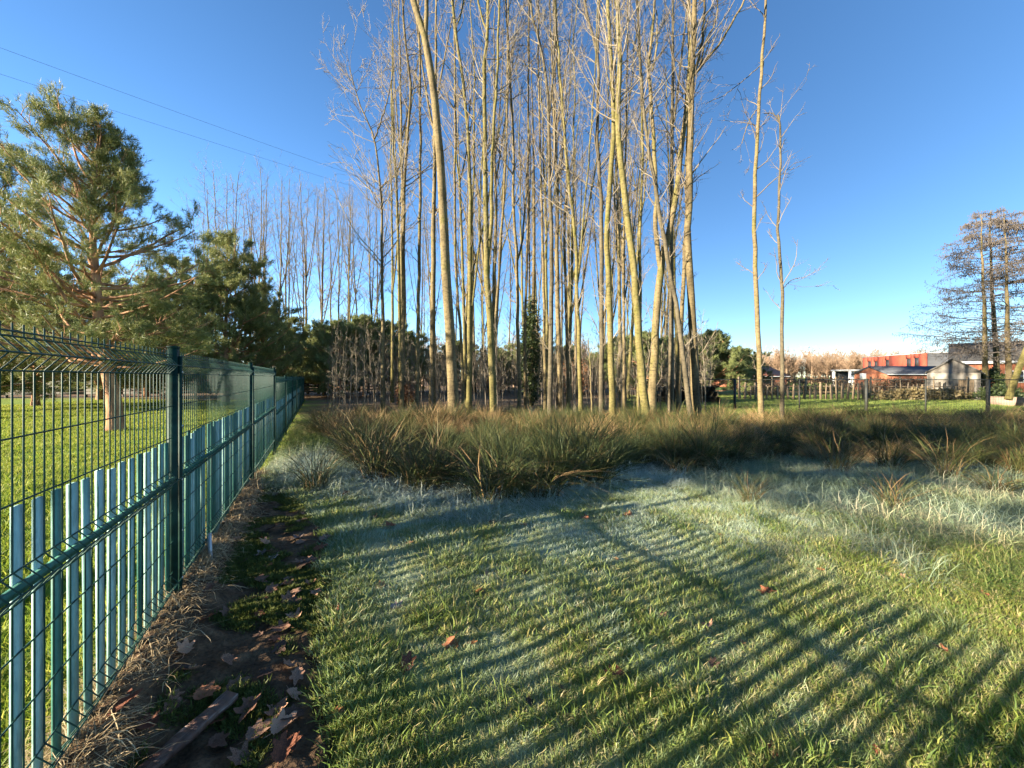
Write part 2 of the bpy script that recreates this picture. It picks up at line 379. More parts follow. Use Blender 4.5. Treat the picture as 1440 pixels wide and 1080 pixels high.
fence = empty('boundary_fence', (FX0, 0, 0))
tag(fence, 'green wire mesh fence with upright slats running along the lawn', 'fence')
HF = 1.63; T1 = 2.70; SP = 3.08
FOLDS = [1.54, 0.84, 0.21]
def rel(p): return np.asarray(p) - np.array([FX0, 0, 0])
def fpt(t, n, z): return rel(fence_p(t, n, z))
def drop(k): return -0.15 if k >= 2 else 0.0
zp = [HF]; npr = [0.0]
for fz in FOLDS: zp += [fz + 0.05, fz, fz - 0.05]; npr += [0.0, 0.042, 0.0]
zp += [0.03]; npr += [0.0]; zp = np.array(zp); npr = np.array(npr)
HW = [1.605, 1.59, 1.54, 1.488, 1.29, 1.095, 0.89, 0.84, 0.79, 0.64, 0.45, 0.26, 0.21, 0.16, 0.05]
srng = np.random.default_rng(21)
for k in range(-3, 9):                                  # posts; panel k runs from post k to post k+1
    t0 = T1 + SP * (k); dz = drop(k)
    # post
    p = MB(); hp = HF + 0.02 + drop(k - 0 if k != 2 else 1)
    p.box(fpt(t0, 0, (hp - 0.5) / 2), (0.062, 0.045, hp + 0.5), MF)
    p.box(fpt(t0, -0.0, hp + 0.006), (0.068, 0.051, 0.012), MF)
    p.box(fpt(t0 + 0.012, 0.031, (hp - 0.5) / 2 - 0.02), (0.022, 0.016, hp + 0.44), MF)   # cover strip clamping the panels
    po = p.build('post', M_post, fence)
    if -1 <= k <= 2:
        for zb in (1.5, 1.16, 0.82, 0.5, 0.2):
            b = MB(); b.box(fpt(t0 + 0.012, 0.0415, zb + dz), (0.012, 0.006, 0.012), MF); b.build('bolt', M_bolt, po)
    if k == 8: break
    # panel
    panel = bpy.data.objects.new('panel', None); COL.objects.link(panel); panel.parent = fence
    tw = np.arange(t0 + 0.055, t0 + SP - 0.04, 0.05)
    P = np.empty((len(tw), len(zp), 3))
    for j in range(len(zp)): P[:, j] = np.stack([FD[0] * tw + FN[0] * npr[j], FD[1] * tw + FN[1] * npr[j], np.full(len(tw), zp[j] + dz)], 1)
    tb = TB(); tb.add(P, np.full(P.shape[:2], 0.0027), 5 if k < 2 else 4)
    hw = []
    for z in HW:
        n_ = np.interp(-z, -zp, npr)
        for off in ((0.005,)):
            hw.append([fpt(t0 + 0.03, n_ + off, z + dz), fpt(t0 + SP - 0.03, n_ + off, z + dz)])
    hw = np.array(hw); tb.add(hw, np.full(hw.shape[:2], 0.003), 5)
    o = tb.build('wire_mesh', M_wire, panel); o['kind'] = 'stuff'
    # rails pressed into the middle and bottom folds lock the slats
    for fz in (0.84,):
        r = MB(); r.box(fpt(t0 + SP / 2, 0.014, fz + dz), (SP - 0.09, 0.016, 0.026), MF); r.build('locking_rail', M_slat, panel)
    if k > 5: continue
    pitch = 0.05 if k in (0, 1) else 0.1; wide = (0.038 if k < 0 else 0.043) if k < 2 else 0.07
    for j, ts_ in enumerate(np.arange(t0 + 0.08, t0 + SP - 0.06, pitch)):
        if k in (0, 1) and srng.random() > 0.72: continue
        top = 1.075 + srng.normal(0, 0.006) - (0.05 * srng.random() if srng.random() < 0.04 else 0) + dz; bot = 0.06 + srng.normal(0, 0.01) + dz
        a = srng.normal(0, 0.07); ca, sa = math.cos(a), math.sin(a)
        ML = MF @ np.array([[ca, -sa, 0], [sa, ca, 0], [0, 0, 1]])
        tl = srng.normal(0, 0.0035 if k >= 0 else 0.006)
        sl = MB(); ww = wide + srng.normal(0, 0.0015 if k >= 0 else 0.004)
        c0 = fpt(ts_ + tl, -0.003, bot); c1 = fpt(ts_ - tl, -0.003, top)
        cs = np.array([[-ww / 2, -0.007, 0], [ww / 2, -0.007, 0], [ww / 2, 0.005, 0], [-ww / 2, 0.005, 0]]) @ ML.T
        sl.hexa(cs + c0, cs + c1)
        sl.build('slat', M_slat_pale if srng.random() < (0.72 if k < 0 else 0.5) else M_slat, panel)
# grey stake by the fence foot
b0 = at(297, 802, 2.95); st = MB(); zb = float(gz(b0[0], b0[1]))
st.box((0, 0, 0.09), (0.022, 0.014, 0.34)); st.box((0, 0, 0.262), (0.026, 0.018, 0.006))
so = st.build('metal_stake', noise_mat('weathered_metal', [(0.28, 0.30, 0.33), (0.42, 0.44, 0.46)], 20, 0.5, metallic=0.3))
so.location = (b0[0], b0[1], zb); so.rotation_euler = (0.04, -0.03, 0.4); tag(so, 'short grey stake standing in dry straw against the fence foot', 'stake')

# ------------------------------------------------------------------ bare trees
def bare_crown(stems, stem_r, rg, n1=26, start=0.38, len1=2.2, n2=5, n3=3, ang=(0.5, 0.95), tw=0.005, low=6, up=0.12, thin=1.0, n4=0):
    """branches and twigs on stems; stems list of (M,3) arrays"""
    tb = TB()
    for S, Rr in zip(stems, stem_r):
        S = S[None]; H = np.linalg.norm(np.diff(S[0], axis=0), axis=1).sum()
        k = max(3, int(n1 * H / 18.0 * 1.6))
        t = np.concatenate([rg.uniform(start, 0.99, k), rg.uniform(0.08, start, max(0, int(low * H / 15)))])[None]
        b, tan = at_t(S, t); b = b[0]; tan = tan[0]; t = t[0]
        rs = np.interp(t, np.linspace(0, 1, len(Rr)), Rr)
        L = len1 * rg.uniform(0.45, 1.25, len(t)) * np.where(t < start, 0.45, 1.0) * (1.15 - 0.6 * t)
        d = side_dirs(tan, rg.uniform(ang[0], ang[1], len(t)), rg)
        P1, R1 = grow(b, d, L, np.minimum(np.clip(rs * 0.42, 0.006, 0.05), 0.010 + 0.006 * L) * thin, 7, up, 0.13, 0.3, rg)
        tb.add(P1, R1, 4)
        def kids(P, Rd, n, lf, r_, ang_, M, sides, wob, up_):
            K = len(P); tt = rg.uniform(0.15, 1.0, (K, n)); bb, tn = at_t(P, tt); bb = bb.reshape(-1, 3); tn = tn.reshape(-1, 3)
            Lp = np.repeat(np.linalg.norm(P[:, -1] - P[:, 0], axis=1), n) * (1.1 - 0.6 * tt.ravel())
            LL = np.clip(Lp * lf * rg.uniform(0.5, 1.3, len(bb)), 0.12, 3)
            dd = side_dirs(tn, rg.uniform(ang_[0], ang_[1], len(bb)), rg)
            return grow(bb, dd, LL, np.full(len(bb), r_) * rg.uniform(0.7, 1.2, len(bb)), M, up_, wob, 0.4, rg)
        P2, R2 = kids(P1, R1, n2, 0.48, tw * 1.6, (0.4, 0.9), 5, 3, 0.2, 0.1); tb.add(P2, R2, 3)
        P3, R3 = kids(P2, R2, n3, 0.5, tw, (0.4, 0.9), 3, 3, 0.2, 0.08); tb.add(P3, R3, 3)
    return tb

def stem_from_px(poly, Y, w0, w1, base_ground=True, rg=None, depth_lean=0.0):
    n = len(poly); pts = []
    for i, (px, py) in enumerate(poly):
        Yi = Y + depth_lean * (HY - py) / 600.0
        pts.append(at(px, py, Yi))
    if base_ground:
        z0 = float(gz(pts[0][0], pts[0][1]))
        pts[0][2] = z0 - 0.15
        if pts[0][2] >= pts[1][2]: pts[0][2] = pts[1][2] - 0.5
    S = resample(pts, 26)
    S[2:, :2] += (rg or rng).normal(0, 0.012, (24, 2))
    r0 = w0 * 0.89 / 2 / FPX * Y; r1 = w1 * 0.89 / 2 / FPX * Y
    s = np.linspace(0, 1, 26); Rr = r0 + (r1 - r0) * s
    if base_ground: Rr = Rr * (1 + 0.35 * np.exp(-s * 30))
    return S, Rr

TREES = [
 # label, depth, width px at base, width px at end, path, forks[(path, w0, w1)], crown options, bark
 ('bushy-topped slim bare tree leaning left at the left edge of the wood', 15, 6.8, 1.2, [(539,590),(538,460),(537,330),(535,268),(525,190),(507,150),(490,92)], [([(527,195),(543,140),(552,82)],2.5,1)], dict(n1=44,start=.42,len1=3.1,ang=(.6,1.1),n3=5), 0),
 ('slim straight bare tree with pale grey upper stem near the left edge of the wood', 15, 6.8, 2, [(565,590),(567,430),(568,330),(569,250),(577,125),(567,20),(563,-150)], [], dict(len1=2.6), 0),
 ('slim upright bare tree just left of the thick curved trunk', 16, 6.5, 2, [(586,585),(588,450),(590,330),(591,250),(590,90),(585,-120)], [], dict(len1=2.4), 0),
 ('thick smooth curved trunk that forks at the top, left part of the wood', 13, 17.5, 7, [(638,610),(637,560),(632,460),(625,330),(617,200),(606,100),(597,50),(580,0),(560,-110),(545,-260)], [([(598,56),(600,20),(601,-10),(608,-120),(612,-260)],7,3)], dict(n1=24,start=.72,len1=3.0,low=0), 0),
 ('slender bare tree close behind the thick curved trunk', 15.5, 5, 2, [(651,590),(650,510),(641,380),(639,270),(640,140),(636,-90)], [], dict(), 0),
 ('mossy bare tree right of the thick curved trunk with a thin side stem', 14, 8, 2.4, [(659,600),(660,450),(661,330),(662,268),(655,150),(640,37),(632,-40),(620,-200)], [([(664,430),(672,360),(676,250),(682,120),(684,-40)],3.5,1.6),([(640,38),(652,0),(660,-140)],2.5,1.2)], dict(), 2),
 ('stout trunk splitting low into two parallel mossy stems', 13.5, 12.5, 2.5, [(694,605),(692,540),(687,420),(684,362),(683,268),(681,100),(686,25),(690,-150)], [([(685,370),(691,320),(692,230),(700,100),(705,-120)],6,2),([(686,45),(672,0),(660,-140)],3.5,1.5)], dict(len1=2.5), 2),
 ('thin tree leaning right behind the twin mossy stems', 16, 5, 1.8, [(697,588),(697,460),(705,330),(712,200),(714,50),(716,-120)], [], dict(), 0),
 ('slim tree with a narrow fork at half height near the middle of the wood', 15, 6.5, 1.8, [(730,595),(728,440),(727,380),(722,270),(722,200),(714,50),(708,-80)], [([(728,365),(735,330),(743,200),(743,60),(746,-60)],3.2,1.5)], dict(), 0),
 ('thin straight tree in front of the ivy-covered trunk', 17, 5, 1.8, [(739,588),(738,470),(742,330),(743,138),(745,-80)], [], dict(), 0),
 ('thin upright tree left of the dark straight trunk mid wood', 16, 5.5, 1.8, [(767,590),(765,450),(763,330),(758,150),(756,-80)], [], dict(), 0),
 ('dark straight trunk bending left at the top, middle of the wood', 14, 8.5, 2.4, [(773,600),(775,450),(776,330),(774,268),(772,175),(765,88),(747,12),(735,-120)], [([(772,165),(780,60),(776,-100)],3.5,1.5)], dict(len1=2.7), 1),
 ('slim tree right of the dark straight trunk mid wood', 15, 5.6, 1.8, [(801,598),(797,450),(794,330),(797,250),(787,125),(780,25),(775,-100)], [], dict(), 0),
 ('slightly crooked mossy tree forking above head height, centre right of wood', 14, 7.2, 2, [(817,602),(813,460),(809,330),(800,260),(790,140),(783,40),(778,-90)], [([(812,400),(818,330),(828,200),(834,80),(836,-60)],3,1.4)], dict(), 2),
 ('dark grey trunk standing close behind the yellow-green mossy trunk', 13.8, 8.3, 3, [(846,608),(846,450),(846,330),(845,268),(840,200),(840,85),(821,0),(812,-120)], [([(840,90),(842,0),(846,-150)],4,1.5)], dict(len1=2.6), 1),
 ('yellow-green mossy trunk crossing another high up', 13, 10.5, 4, [(862,610),(858,460),(854,330),(857,268),(863,190),(862,140),(858,60),(855,0),(850,-180)], [], dict(len1=2.8,start=.55), 2),
 ('thick mossy trunk leaning left, standing forward among the rushes', 12.5, 13, 5, [(912,612),(901,515),(894,410),(885,330),(877,268),(870,190),(869,150),(872,100),(868,0),(864,-180)], [], dict(len1=2.8,start=.55), 2),
 ('short broken dead stem among the rushes below the mossy trunks', 12.8, 3.0, 1.6, [(834,606),(830,520),(827,478)], [], dict(n1=2,len1=.4,low=0,n2=2), 0),
 ('thin tree between the mossy trunk and the leaning trunk', 16, 5, 1.6, [(878,590),(877,430),(877,330),(880,200),(884,-50)], [], dict(), 0),
 ('slim yellowish tree rising behind the leaning mossy trunk', 15.5, 6, 2, [(898,590),(900,410),(900,330),(904,200),(900,100),(896,0),(890,-140)], [], dict(), 2),
 ('thick trunk forking into a V at head height, right side of the wood', 13.4, 14, 3.5, [(916,606),(921,480),(930,372),(941,330),(952,268),(960,190),(966,140),(972,60),(980,-60)], [([(929,380),(922,330),(924,268),(920,150),(916,90),(925,0),(930,-140)],7.5,2.5),([(917,100),(926,60),(929,0)],3,1.6)], dict(len1=2.6), 0),
 ('dark thin trunk leaning strongly left across the V-forked one', 12.4, 8.2, 2.4, [(974,614),(962,515),(951,435),(940,370),(933,330),(922,268),(906,165),(901,100),(896,0),(890,-150)], [([(902,110),(890,85),(878,70)],2.4,1.2)], dict(len1=2.2), 1),
 ('pale straight trunk just behind the rightmost thick trunk', 14.5, 7.6, 2.5, [(953,600),(957,480),(962,380),(965,300),(967,200),(969,60),(968,-100)], [], dict(len1=2.3), 0),
 ('rightmost thick trunk of the wood with spreading limbs at the top', 12.7, 13.5, 4.5, [(981,614),(976,515),(973,435),(966,330),(970,268),(971,175),(973,105),(977,0),(980,-180)], [([(974,108),(990,88),(1012,62),(1030,30),(1048,-5),(1065,-60)],4.5,1.6),([(974,112),(990,55),(998,0),(1006,-110)],5,2),([(985,92),(992,60),(1008,25),(1014,-40)],3,1.3)], dict(len1=2.8,start=.5,low=9), 0),
 ('tall lone bare tree right of the wood, the taller of the pair', 13, 8.2, 2.8, [(1071,602),(1066,460),(1061,330),(1061,268),(1065,188),(1071,100),(1077,0),(1080,-90)], [([(1068,150),(1056,168),(1050,195)],1.6,1),([(1070,92),(1045,100),(1030,92)],1.4,.9)], dict(n1=12,start=.3,len1=1.5,low=4,n2=4,n3=2), 0),
 ('dark lone bare tree right of the wood, the shorter of the pair', 12.5, 6.4, 2.6, [(1100,612),(1100,460),(1100,405),(1094,330),(1097,250),(1098,190),(1094,162)], [([(1095,170),(1088,158),(1076,158)],2.2,1),([(1100,408),(1112,395),(1125,390)],1.4,.8)], dict(n1=16,start=.3,len1=1.4,low=4,n2=4,n3=2), 1),
]
TREE_MAT = [M_bark, M_bark_dark, M_bark_moss]
for i, (lab, Y, w0, w1, path, forks, opt, mk) in enumerate(TREES):
    rg = np.random.default_rng(100 + i)
    S, Rr = stem_from_px(path, Y, w0, w1, True, rg)
    base = S[0].copy(); base[2] = float(gz(base[0], base[1]))
    stems = [S - base]; rads = [Rr]
    for fp, a, b in forks:
        F, Fr = stem_from_px(fp, Y, a, b, False, rg, 0.0)
        F = F - base; F[1:, 1] += np.linspace(0, 1, 25) * rg.normal(0, 0.7); stems.append(F); rads.append(Fr)
    root = empty('bare_tree', base); tag(root, lab, 'tree', 'bare trees at the front of the wood' if i < 24 else None)
    tb = TB()
    for s_, r_ in zip(stems, rads): tb.add(s_[None], r_[None], 9)
    tb.build('trunk', TREE_MAT[mk], root)
    o_ = dict(n1=19, start=.42, len1=2.3, low=6); o_.update(opt)
    bare_crown(stems, rads, rg, **o_).build('crown', M_twig, root)

def generic_tree(seed, H, r0, fork=True, n1=20, len1=2.3, start=0.4, mat=None, src=False):
    rg = np.random.default_rng(seed); m = 20
    z = np.linspace(-0.2, H, m); wx = np.cumsum(rg.normal(0, 0.06, m)) * np.linspace(0, 1, m); wy = np.cumsum(rg.normal(0, 0.06, m)) * np.linspace(0, 1, m)
    S = np.stack([wx, wy, z], 1); rr = r0 * (1 - 0.85 * np.linspace(0, 1, m)) * (1 + 0.3 * np.exp(-np.linspace(0, 1, m) * 30))
    stems = [S]; rads = [rr]
    nf = rg.integers(1, 3) if fork else 0
    for _ in range(nf):
        i0 = rg.integers(6, 13); a = rg.uniform(0, 6.28); L = H - z[i0]; mm = 14; q = np.linspace(0, 1, mm)
        F = S[i0] + np.stack([np.cos(a) * L * 0.16 * q ** 0.8, np.sin(a) * L * 0.16 * q ** 0.8, L * 0.92 * q], 1) + np.cumsum(rg.normal(0, 0.03, (mm, 3)), 0) * q[:, None]
        stems.append(F); rads.append(rr[i0] * 0.72 * (1 - 0.8 * q))
    root = empty('bare_tree')
    tb = TB()
    for s_, r_ in zip(stems, rads): tb.add(s_[None], r_[None], 6)
    tb.build('trunk', mat or M_bark, root)
    bare_crown(stems, rads, rg, n1=n1, start=start, len1=len1, n2=3, n3=2, tw=0.0055, low=4).build('crown', M_twig, root)
    return root

protos = [generic_tree(300 + i, 20 + 1.0 * (i % 3), 0.10 + 0.022 * (i % 4), mat=TREE_MAT[(0, 2, 0, 0, 2, 1)[i]]) for i in range(6)]
wide = [generic_tree(330 + i, 21, 0.12, n1=19, len1=3.4, start=0.36) for i in range(3)]        # broader crowns for the row behind the pines
used = set()
def plant(i, x, y, s, rz, lab, group):
    src_ = wide if 'pines' in group else protos; key = (len(src_), i % len(src_)); p = src_[key[1]]
    if key not in used: o = p; used.add(key)
    else: o = copy_tree(p)
    o.location = (x, y, float(gz(x, y))); o.rotation_euler = (rg0.normal(0, 0.025), rg0.normal(0, 0.025), rz); o.scale = (s, s, s)
    tag(o, lab, 'tree', group); return o
rg0 = np.random.default_rng(55)
cnt = 0; placed = []
while cnt < 60:                                        # deeper in the wood
    Y = rg0.uniform(16.5, 46); px = rg0.uniform(548, 985 - (Y - 16) * 1.2); x = (px - CX) / FPX * Y
    if any((x - a) ** 2 + (Y - b) ** 2 < 1.4 for a, b in placed): continue
    placed.append((x, Y)); plant(cnt, x, Y, rg0.uniform(0.8, 1.15), rg0.uniform(0, 6.28), 'thin bare tree deep in the wood behind the front trunks', 'bare trees deep in the wood'); cnt += 1
for j in range(27):                                    # the row behind the pines on the left
    px = 285 + j * 9.6 + rg0.normal(0, 4); Y = rg0.uniform(33, 47); x = (px - CX) / FPX * Y
    ztop = EYE + (HY - (238 + rg0.uniform(-14, 32) + 26 * (j % 3 == 0))) / FPX * Y
    plant(cnt + j, x, Y, ztop / 21.5, rg0.uniform(0, 6.28), 'bare tree rising behind the dark pines left of the wood', 'bare trees behind the pines')

# ------------------------------------------------------------------ pines
def pine(name, seed, H, r0, crown0, spread, n_limb, tuft_n=12, needles=12, nlen=0.13, nw=0.014, mat=M_needle, lean=(0, 0), trunk_path=None, dens=1.0, upl=0.10, skew=0.0, low_bias=0.9, tip_bias=1.0, top_w=0.22):
    rg = np.random.default_rng(seed); m = 22
    z = np.linspace(-0.2, H, m); q = np.linspace(0, 1, m)
    S = np.stack([lean[0] * q + np.cumsum(rg.normal(0, 0.03, m)) * q, lean[1] * q + np.cumsum(rg.normal(0, 0.03, m)) * q, z], 1)
    if trunk_path is not None: S = resample(trunk_path, m)
    rr = r0 * (1 - 0.9 * q) * (1 + 0.35 * np.exp(-q * 30))
    root = empty(name)
    tb = TB().add(S[None], rr[None], 9)
    t = crown0 + (1 - crown0) * rg.uniform(0, 1, n_limb) ** low_bias; t = np.sort(t)[None]
    b, tan = at_t(S[None], t); b = b[0]; t = t[0]
    az = np.arange(n_limb) * 2.4 + rg.normal(0, 0.4, n_limb)
    v = (t - crown0) / (1 - crown0)
    prof = np.interp(v, [0, 0.15, 0.4, 0.7, 1.0], [0.8, 1.0, 0.9, 0.6, top_w])
    L = spread * prof * rg.uniform(0.6, 1.3, n_limb) * (1 + skew * np.cos(az))
    el = np.interp(v, [0, 0.5, 1], [0.0, 0.35, 1.1]) + rg.normal(0, 0.15, n_limb)
    d = np.stack([np.cos(az) * np.cos(el), np.sin(az) * np.cos(el), np.sin(el)], 1)
    P1, R1 = grow(b, d, L, np.clip(0.016 * L + 0.006, 0.008, 0.06), 8, upl, 0.10, 0.25, rg); tb.add(P1, R1, 5)
    n2 = 9; K = len(P1); tt = rg.uniform(0.25, 1.0, (K, n2)); bb, tn = at_t(P1, tt); bb = bb.reshape(-1, 3); tn = tn.reshape(-1, 3)
    L2 = np.repeat(L, n2) * 0.42 * rg.uniform(0.5, 1.3, K * n2) * (1.15 - 0.6 * tt.ravel())
    P2, R2 = grow(bb, side_dirs(tn, rg.uniform(0.5, 1.0, K * n2), rg), L2, np.full(K * n2, 0.009), 5, 0.12, 0.16, 0.4, rg); tb.add(P2, R2, 3)
    tb2 = TB()
    tb.build('trunk', M_pbark, root)
    # shoots: needle tufts along the outer part of the branchlets
    K2 = len(P2); ta = rg.uniform(0.3, 1.0, (K2, tuft_n)); ta[:, 0] = 0.99
    ta = 1 - (1 - ta) * tip_bias
    c, tn = at_t(P2, ta); c = c.reshape(-1, 3); tn = tn.reshape(-1, 3)
    c = c + rg.normal(0, 0.07 * min(1, spread / 3), c.shape)
    if dens < 1: keep = rg.random(len(c)) < dens; c = c[keep]; tn = tn[keep]
    N = len(c); sd = tn * 0.8 + np.array([0, 0, 0.5]) + rg.normal(0, 0.3, (N, 3)); sd /= np.linalg.norm(sd, axis=1, keepdims=True)
    nd_ = sd[:, None, :] * 0.75 + rg.normal(0, 0.55, (N, needles, 3)); nd_ /= np.linalg.norm(nd_, axis=2, keepdims=True)
    st = c[:, None, :] + sd[:, None, :] * (rg.uniform(-0.5, 0.9, (N, needles, 1)) * nlen)
    ln = nlen * rg.uniform(0.7, 1.25, (N, needles, 1))
    pr = np.cross(nd_, rg.normal(size=(N, needles, 3))); pr /= np.linalg.norm(pr, axis=2, keepdims=True) + 1e-9
    tip = st + nd_ * ln; V = np.stack([st - pr * nw / 2, st + pr * nw / 2, tip], 2).reshape(-1, 3)
    F = np.arange(len(V)).reshape(-1, 3)
    tint = np.repeat(np.clip(rg.normal(0.42, 0.22, N), 0, 1), needles * 3)
    mesh_obj('crown', V, F, mat, root, attrs={'tint': tint})
    return root

# near pine on the left, trunk bending to the left as it climbs
YA = 11.4
pA = at(163, 600, YA); pA[2] = float(gz(pA[0], pA[1]))
pathA = [at(px, py, YA) - pA for px, py in [(163, 612), (160, 560), (148, 490), (138, 420), (134, 350), (130, 290), (132, 230), (133, 190), (130, 160)]]
A = pine('pine_tree', 41, 10.5, 0.20, 0.24, 3.35, 96, tuft_n=15, needles=15, nlen=0.14, nw=0.012, trunk_path=pathA, upl=0.11, skew=-0.15, low_bias=1.45, tip_bias=0.6, top_w=0.42)
A.location = pA; A.scale = (1, 1, 0.88); tag(A, 'tall scots pine with orange-brown trunk on the sunlit lawn beyond the fence', 'pine tree')
B = pine('pine_tree', 42, 9.6, 0.17, 0.12, 3.8, 84, tuft_n=16, needles=10, nlen=0.22, nw=0.026, low_bias=1.2)
B.location = (*at(318, 0, 24)[:2], 0); tag(B, 'dark pine directly behind the tall scots pine, peak above the fence posts', 'pine tree', 'dark pines beyond the fence')
Cc = pine('pine_tree', 43, 5.5, 0.14, 0.10, 3.6, 74, tuft_n=17, needles=9, nlen=0.28, nw=0.036, mat=M_needle_y, low_bias=1.1, tip_bias=0.7)
Cc.location = (*at(512, 0, 33)[:2], 0); tag(Cc, 'rounded sunlit pine at the left edge of the wood, beyond the fence end', 'pine tree', 'rounded young pines')
def pcopy(src, px, Y, s, rz, lab, group, sxy=1.0):
    o = copy_tree(src); x = (px - CX) / FPX * Y; o.location = (x, Y, 0); o.rotation_euler = (0, 0, rz); o.scale = (s * sxy, s * sxy, s); tag(o, lab, 'pine tree', group); return o
pcopy(B, 250, 22, 0.80, 1.1, 'dark pine between the tall scots pine and the next pine', 'dark pines beyond the fence')
pcopy(B, 370, 27, 0.76, 2.3, 'dark pine behind the second fence post', 'dark pines beyond the fence')
pcopy(B, 410, 32, 0.62, 3.5, 'low dark pine behind the receding fence panels', 'dark pines beyond the fence', 1.2)
pcopy(B, 50, 21, 0.82, 4.4, 'dark-trunked pine at the far left edge behind the lawn', 'dark pines beyond the fence', 1.1)
pcopy(B, 140, 27, 0.85, 0.6, 'dark pine at the back of the lawn behind the scots pine trunk', 'dark pines beyond the fence', 1.2)
pcopy(B, -60, 17, 0.85, 2.0, 'dark pine cut off by the left edge of the photo', 'dark pines beyond the fence')
pcopy(B, 205, 31, 0.9, 5.0, 'hindmost dark pine right of the scots pine trunk', 'dark pines beyond the fence', 1.3)
pcopy(A, -25, 14.5, 0.92, 2.2, 'scots pine cut off by the left edge, nearest to the fence', None)
pcopy(Cc, 480, 31, 0.9, 4.9, 'rounded bright green pine right of the fence end', 'rounded young pines', 1.1)
pcopy(Cc, 540, 34, 0.95, 0.8, 'rounded pine behind the slim trunks at the left edge of the wood', 'rounded young pines', 1.1)
pcopy(Cc, 750, 38, 0.8, 2.2, 'rounded pine behind the ivy-covered trunk', 'rounded young pines', 1.3)
pcopy(Cc, 910, 33, 0.8, 3.2, 'rounded pine behind the leaning mossy trunk', 'rounded young pines', 1.1)
pcopy(Cc, 970, 38, 0.84, 0.2, 'rounded pine right of the V-forked trunk', 'rounded young pines', 1.1)
pcopy(Cc, 455, 35, 0.92, 1.0, 'rounded pine standing at the far end of the fence', 'rounded young pines')
pcopy(Cc, 570, 37, 0.88, 2.0, 'rounded pine half hidden behind slim trunks left of the thick curved trunk', 'rounded young pines')
pcopy(Cc, 1002, 33, 0.82, 2.6, 'bushy rounded pine standing clear at the right end of the wood', 'rounded young pines', 1.05)
pcopy(Cc, 940, 36, 0.78, 4.0, 'rounded pine behind the V-forked trunk', 'rounded young pines', 1.2)
pcopy(Cc, 1048, 40, 0.66, 5.2, 'small dark rounded pine beside the taller lone bare tree', 'rounded young pines')
pcopy(Cc, 870, 38, 0.80, 0.3, 'rounded pine behind the yellow-green mossy trunk', 'rounded young pines', 1.3)
pcopy(Cc, 640, 40, 0.78, 1.6, 'rounded pine far back behind the thick curved trunk', 'rounded young pines', 1.2)
pcopy(Cc, 700, 42, 0.70, 4.6, 'rounded pine far back behind the twin mossy stems', 'rounded young pines', 1.3)
pcopy(Cc, 800, 41, 0.72, 3.1, 'rounded pine far back in the middle of the wood', 'rounded young pines', 1.3)
# unseen stretched pine, added out of frame on the left to shade the rushes
for (x, y, s, rz, lab) in [(-8.4, -0.1, 0.85, 0.5, 'unseen scots pine left of the viewer, added to shade the rushes')]:
    o = copy_tree(A); o.location = (x, y, 0); o.rotation_euler = (0, 0, rz); o.scale = (s * 1.1, s * 1.1, s * 1.75); tag(o, lab, 'pine tree')

# ------------------------------------------------------------------ tuft scatter (geometry nodes)
def tuft_mesh(name, nb, rad, lmin, lmax, wid, bend, mat, segs=3, seed=0, lay=0.0, curl=0.0, upright=0.25):
    rg = np.random.default_rng(seed)
    a = rg.uniform(0, 6.283, nb); r = rad * np.sqrt(rg.uniform(0, 1, nb)); base = np.stack([r * np.cos(a), r * np.sin(a), np.zeros(nb)], 1)
    az = a + rg.normal(0, 0.9, nb); L = rg.uniform(lmin, lmax, nb); tilt = np.abs(rg.normal(upright, upright * 0.6, nb))
    d = np.stack([np.sin(tilt) * np.cos(az) + lay, np.sin(tilt) * np.sin(az), np.cos(tilt)], 1); d /= np.linalg.norm(d, axis=1, keepdims=True)
    P = np.empty((nb, segs + 1, 3)); P[:, 0] = base
    for s_ in range(segs):
        P[:, s_ + 1] = P[:, s_] + d * (L / segs)[:, None]
        out_ = np.stack([np.cos(az) + lay * 2, np.sin(az), np.zeros(nb)], 1)
        d = d + out_ * (bend * rg.uniform(0.4, 1.5, nb))[:, None] - np.array([0, 0, bend * 0.75]) + rg.normal(0, curl + 0.03, (nb, 3)); d /= np.linalg.norm(d, axis=1, keepdims=True)
    P[:, :, 2] = np.maximum(P[:, :, 2], 0.004)
    fa = rg.uniform(0, 6.283, nb); side = np.stack([np.cos(fa), np.sin(fa), np.zeros(nb)], 1)
    W = wid * rg.uniform(0.7, 1.3, nb)
    prof = np.array([1.0] * max(1, segs - 1) + [0.75, 0.0])[-(segs + 1):]; prof = np.concatenate([np.ones(segs + 1 - len(prof)), prof])
    V = []; F4 = []; F3 = []
    Lft = P - side[:, None, :] * (W[:, None] * prof[None, :] / 2)[..., None]; Rgt = P + side[:, None, :] * (W[:, None] * prof[None, :] / 2)[..., None]
    per = 2 * segs + 1
    verts = np.concatenate([np.stack([Lft[:, :-1], Rgt[:, :-1]], 2).reshape(nb, -1, 3), P[:, -1:]], 1).reshape(-1, 3)
    o_ = np.arange(nb)[:, None] * per
    for s_ in range(segs - 1): F4.append(np.concatenate([o_ + 2 * s_, o_ + 2 * s_ + 1, o_ + 2 * s_ + 3, o_ + 2 * s_ + 2], 1))
    F3 = np.concatenate([o_ + 2 * (segs - 1), o_ + 2 * (segs - 1) + 1, o_ + 2 * segs], 1)
    tint = np.repeat(np.clip(rg.uniform(0, 1, nb), 0, 1), per)
    h = np.concatenate([np.repeat(np.arange(segs) / segs, 2), [1.0]]); hgt = np.tile(h, nb)
    o = mesh_obj(name, verts, ([np.vstack(F4)] if F4 else []) + [F3], mat, attrs={'tint': tint, 'hgt': hgt})
    return o

def source(name, objs):
    c = bpy.data.collections.new(name)
    for o in objs:
        COL.objects.unlink(o); c.objects.link(o)
    return c

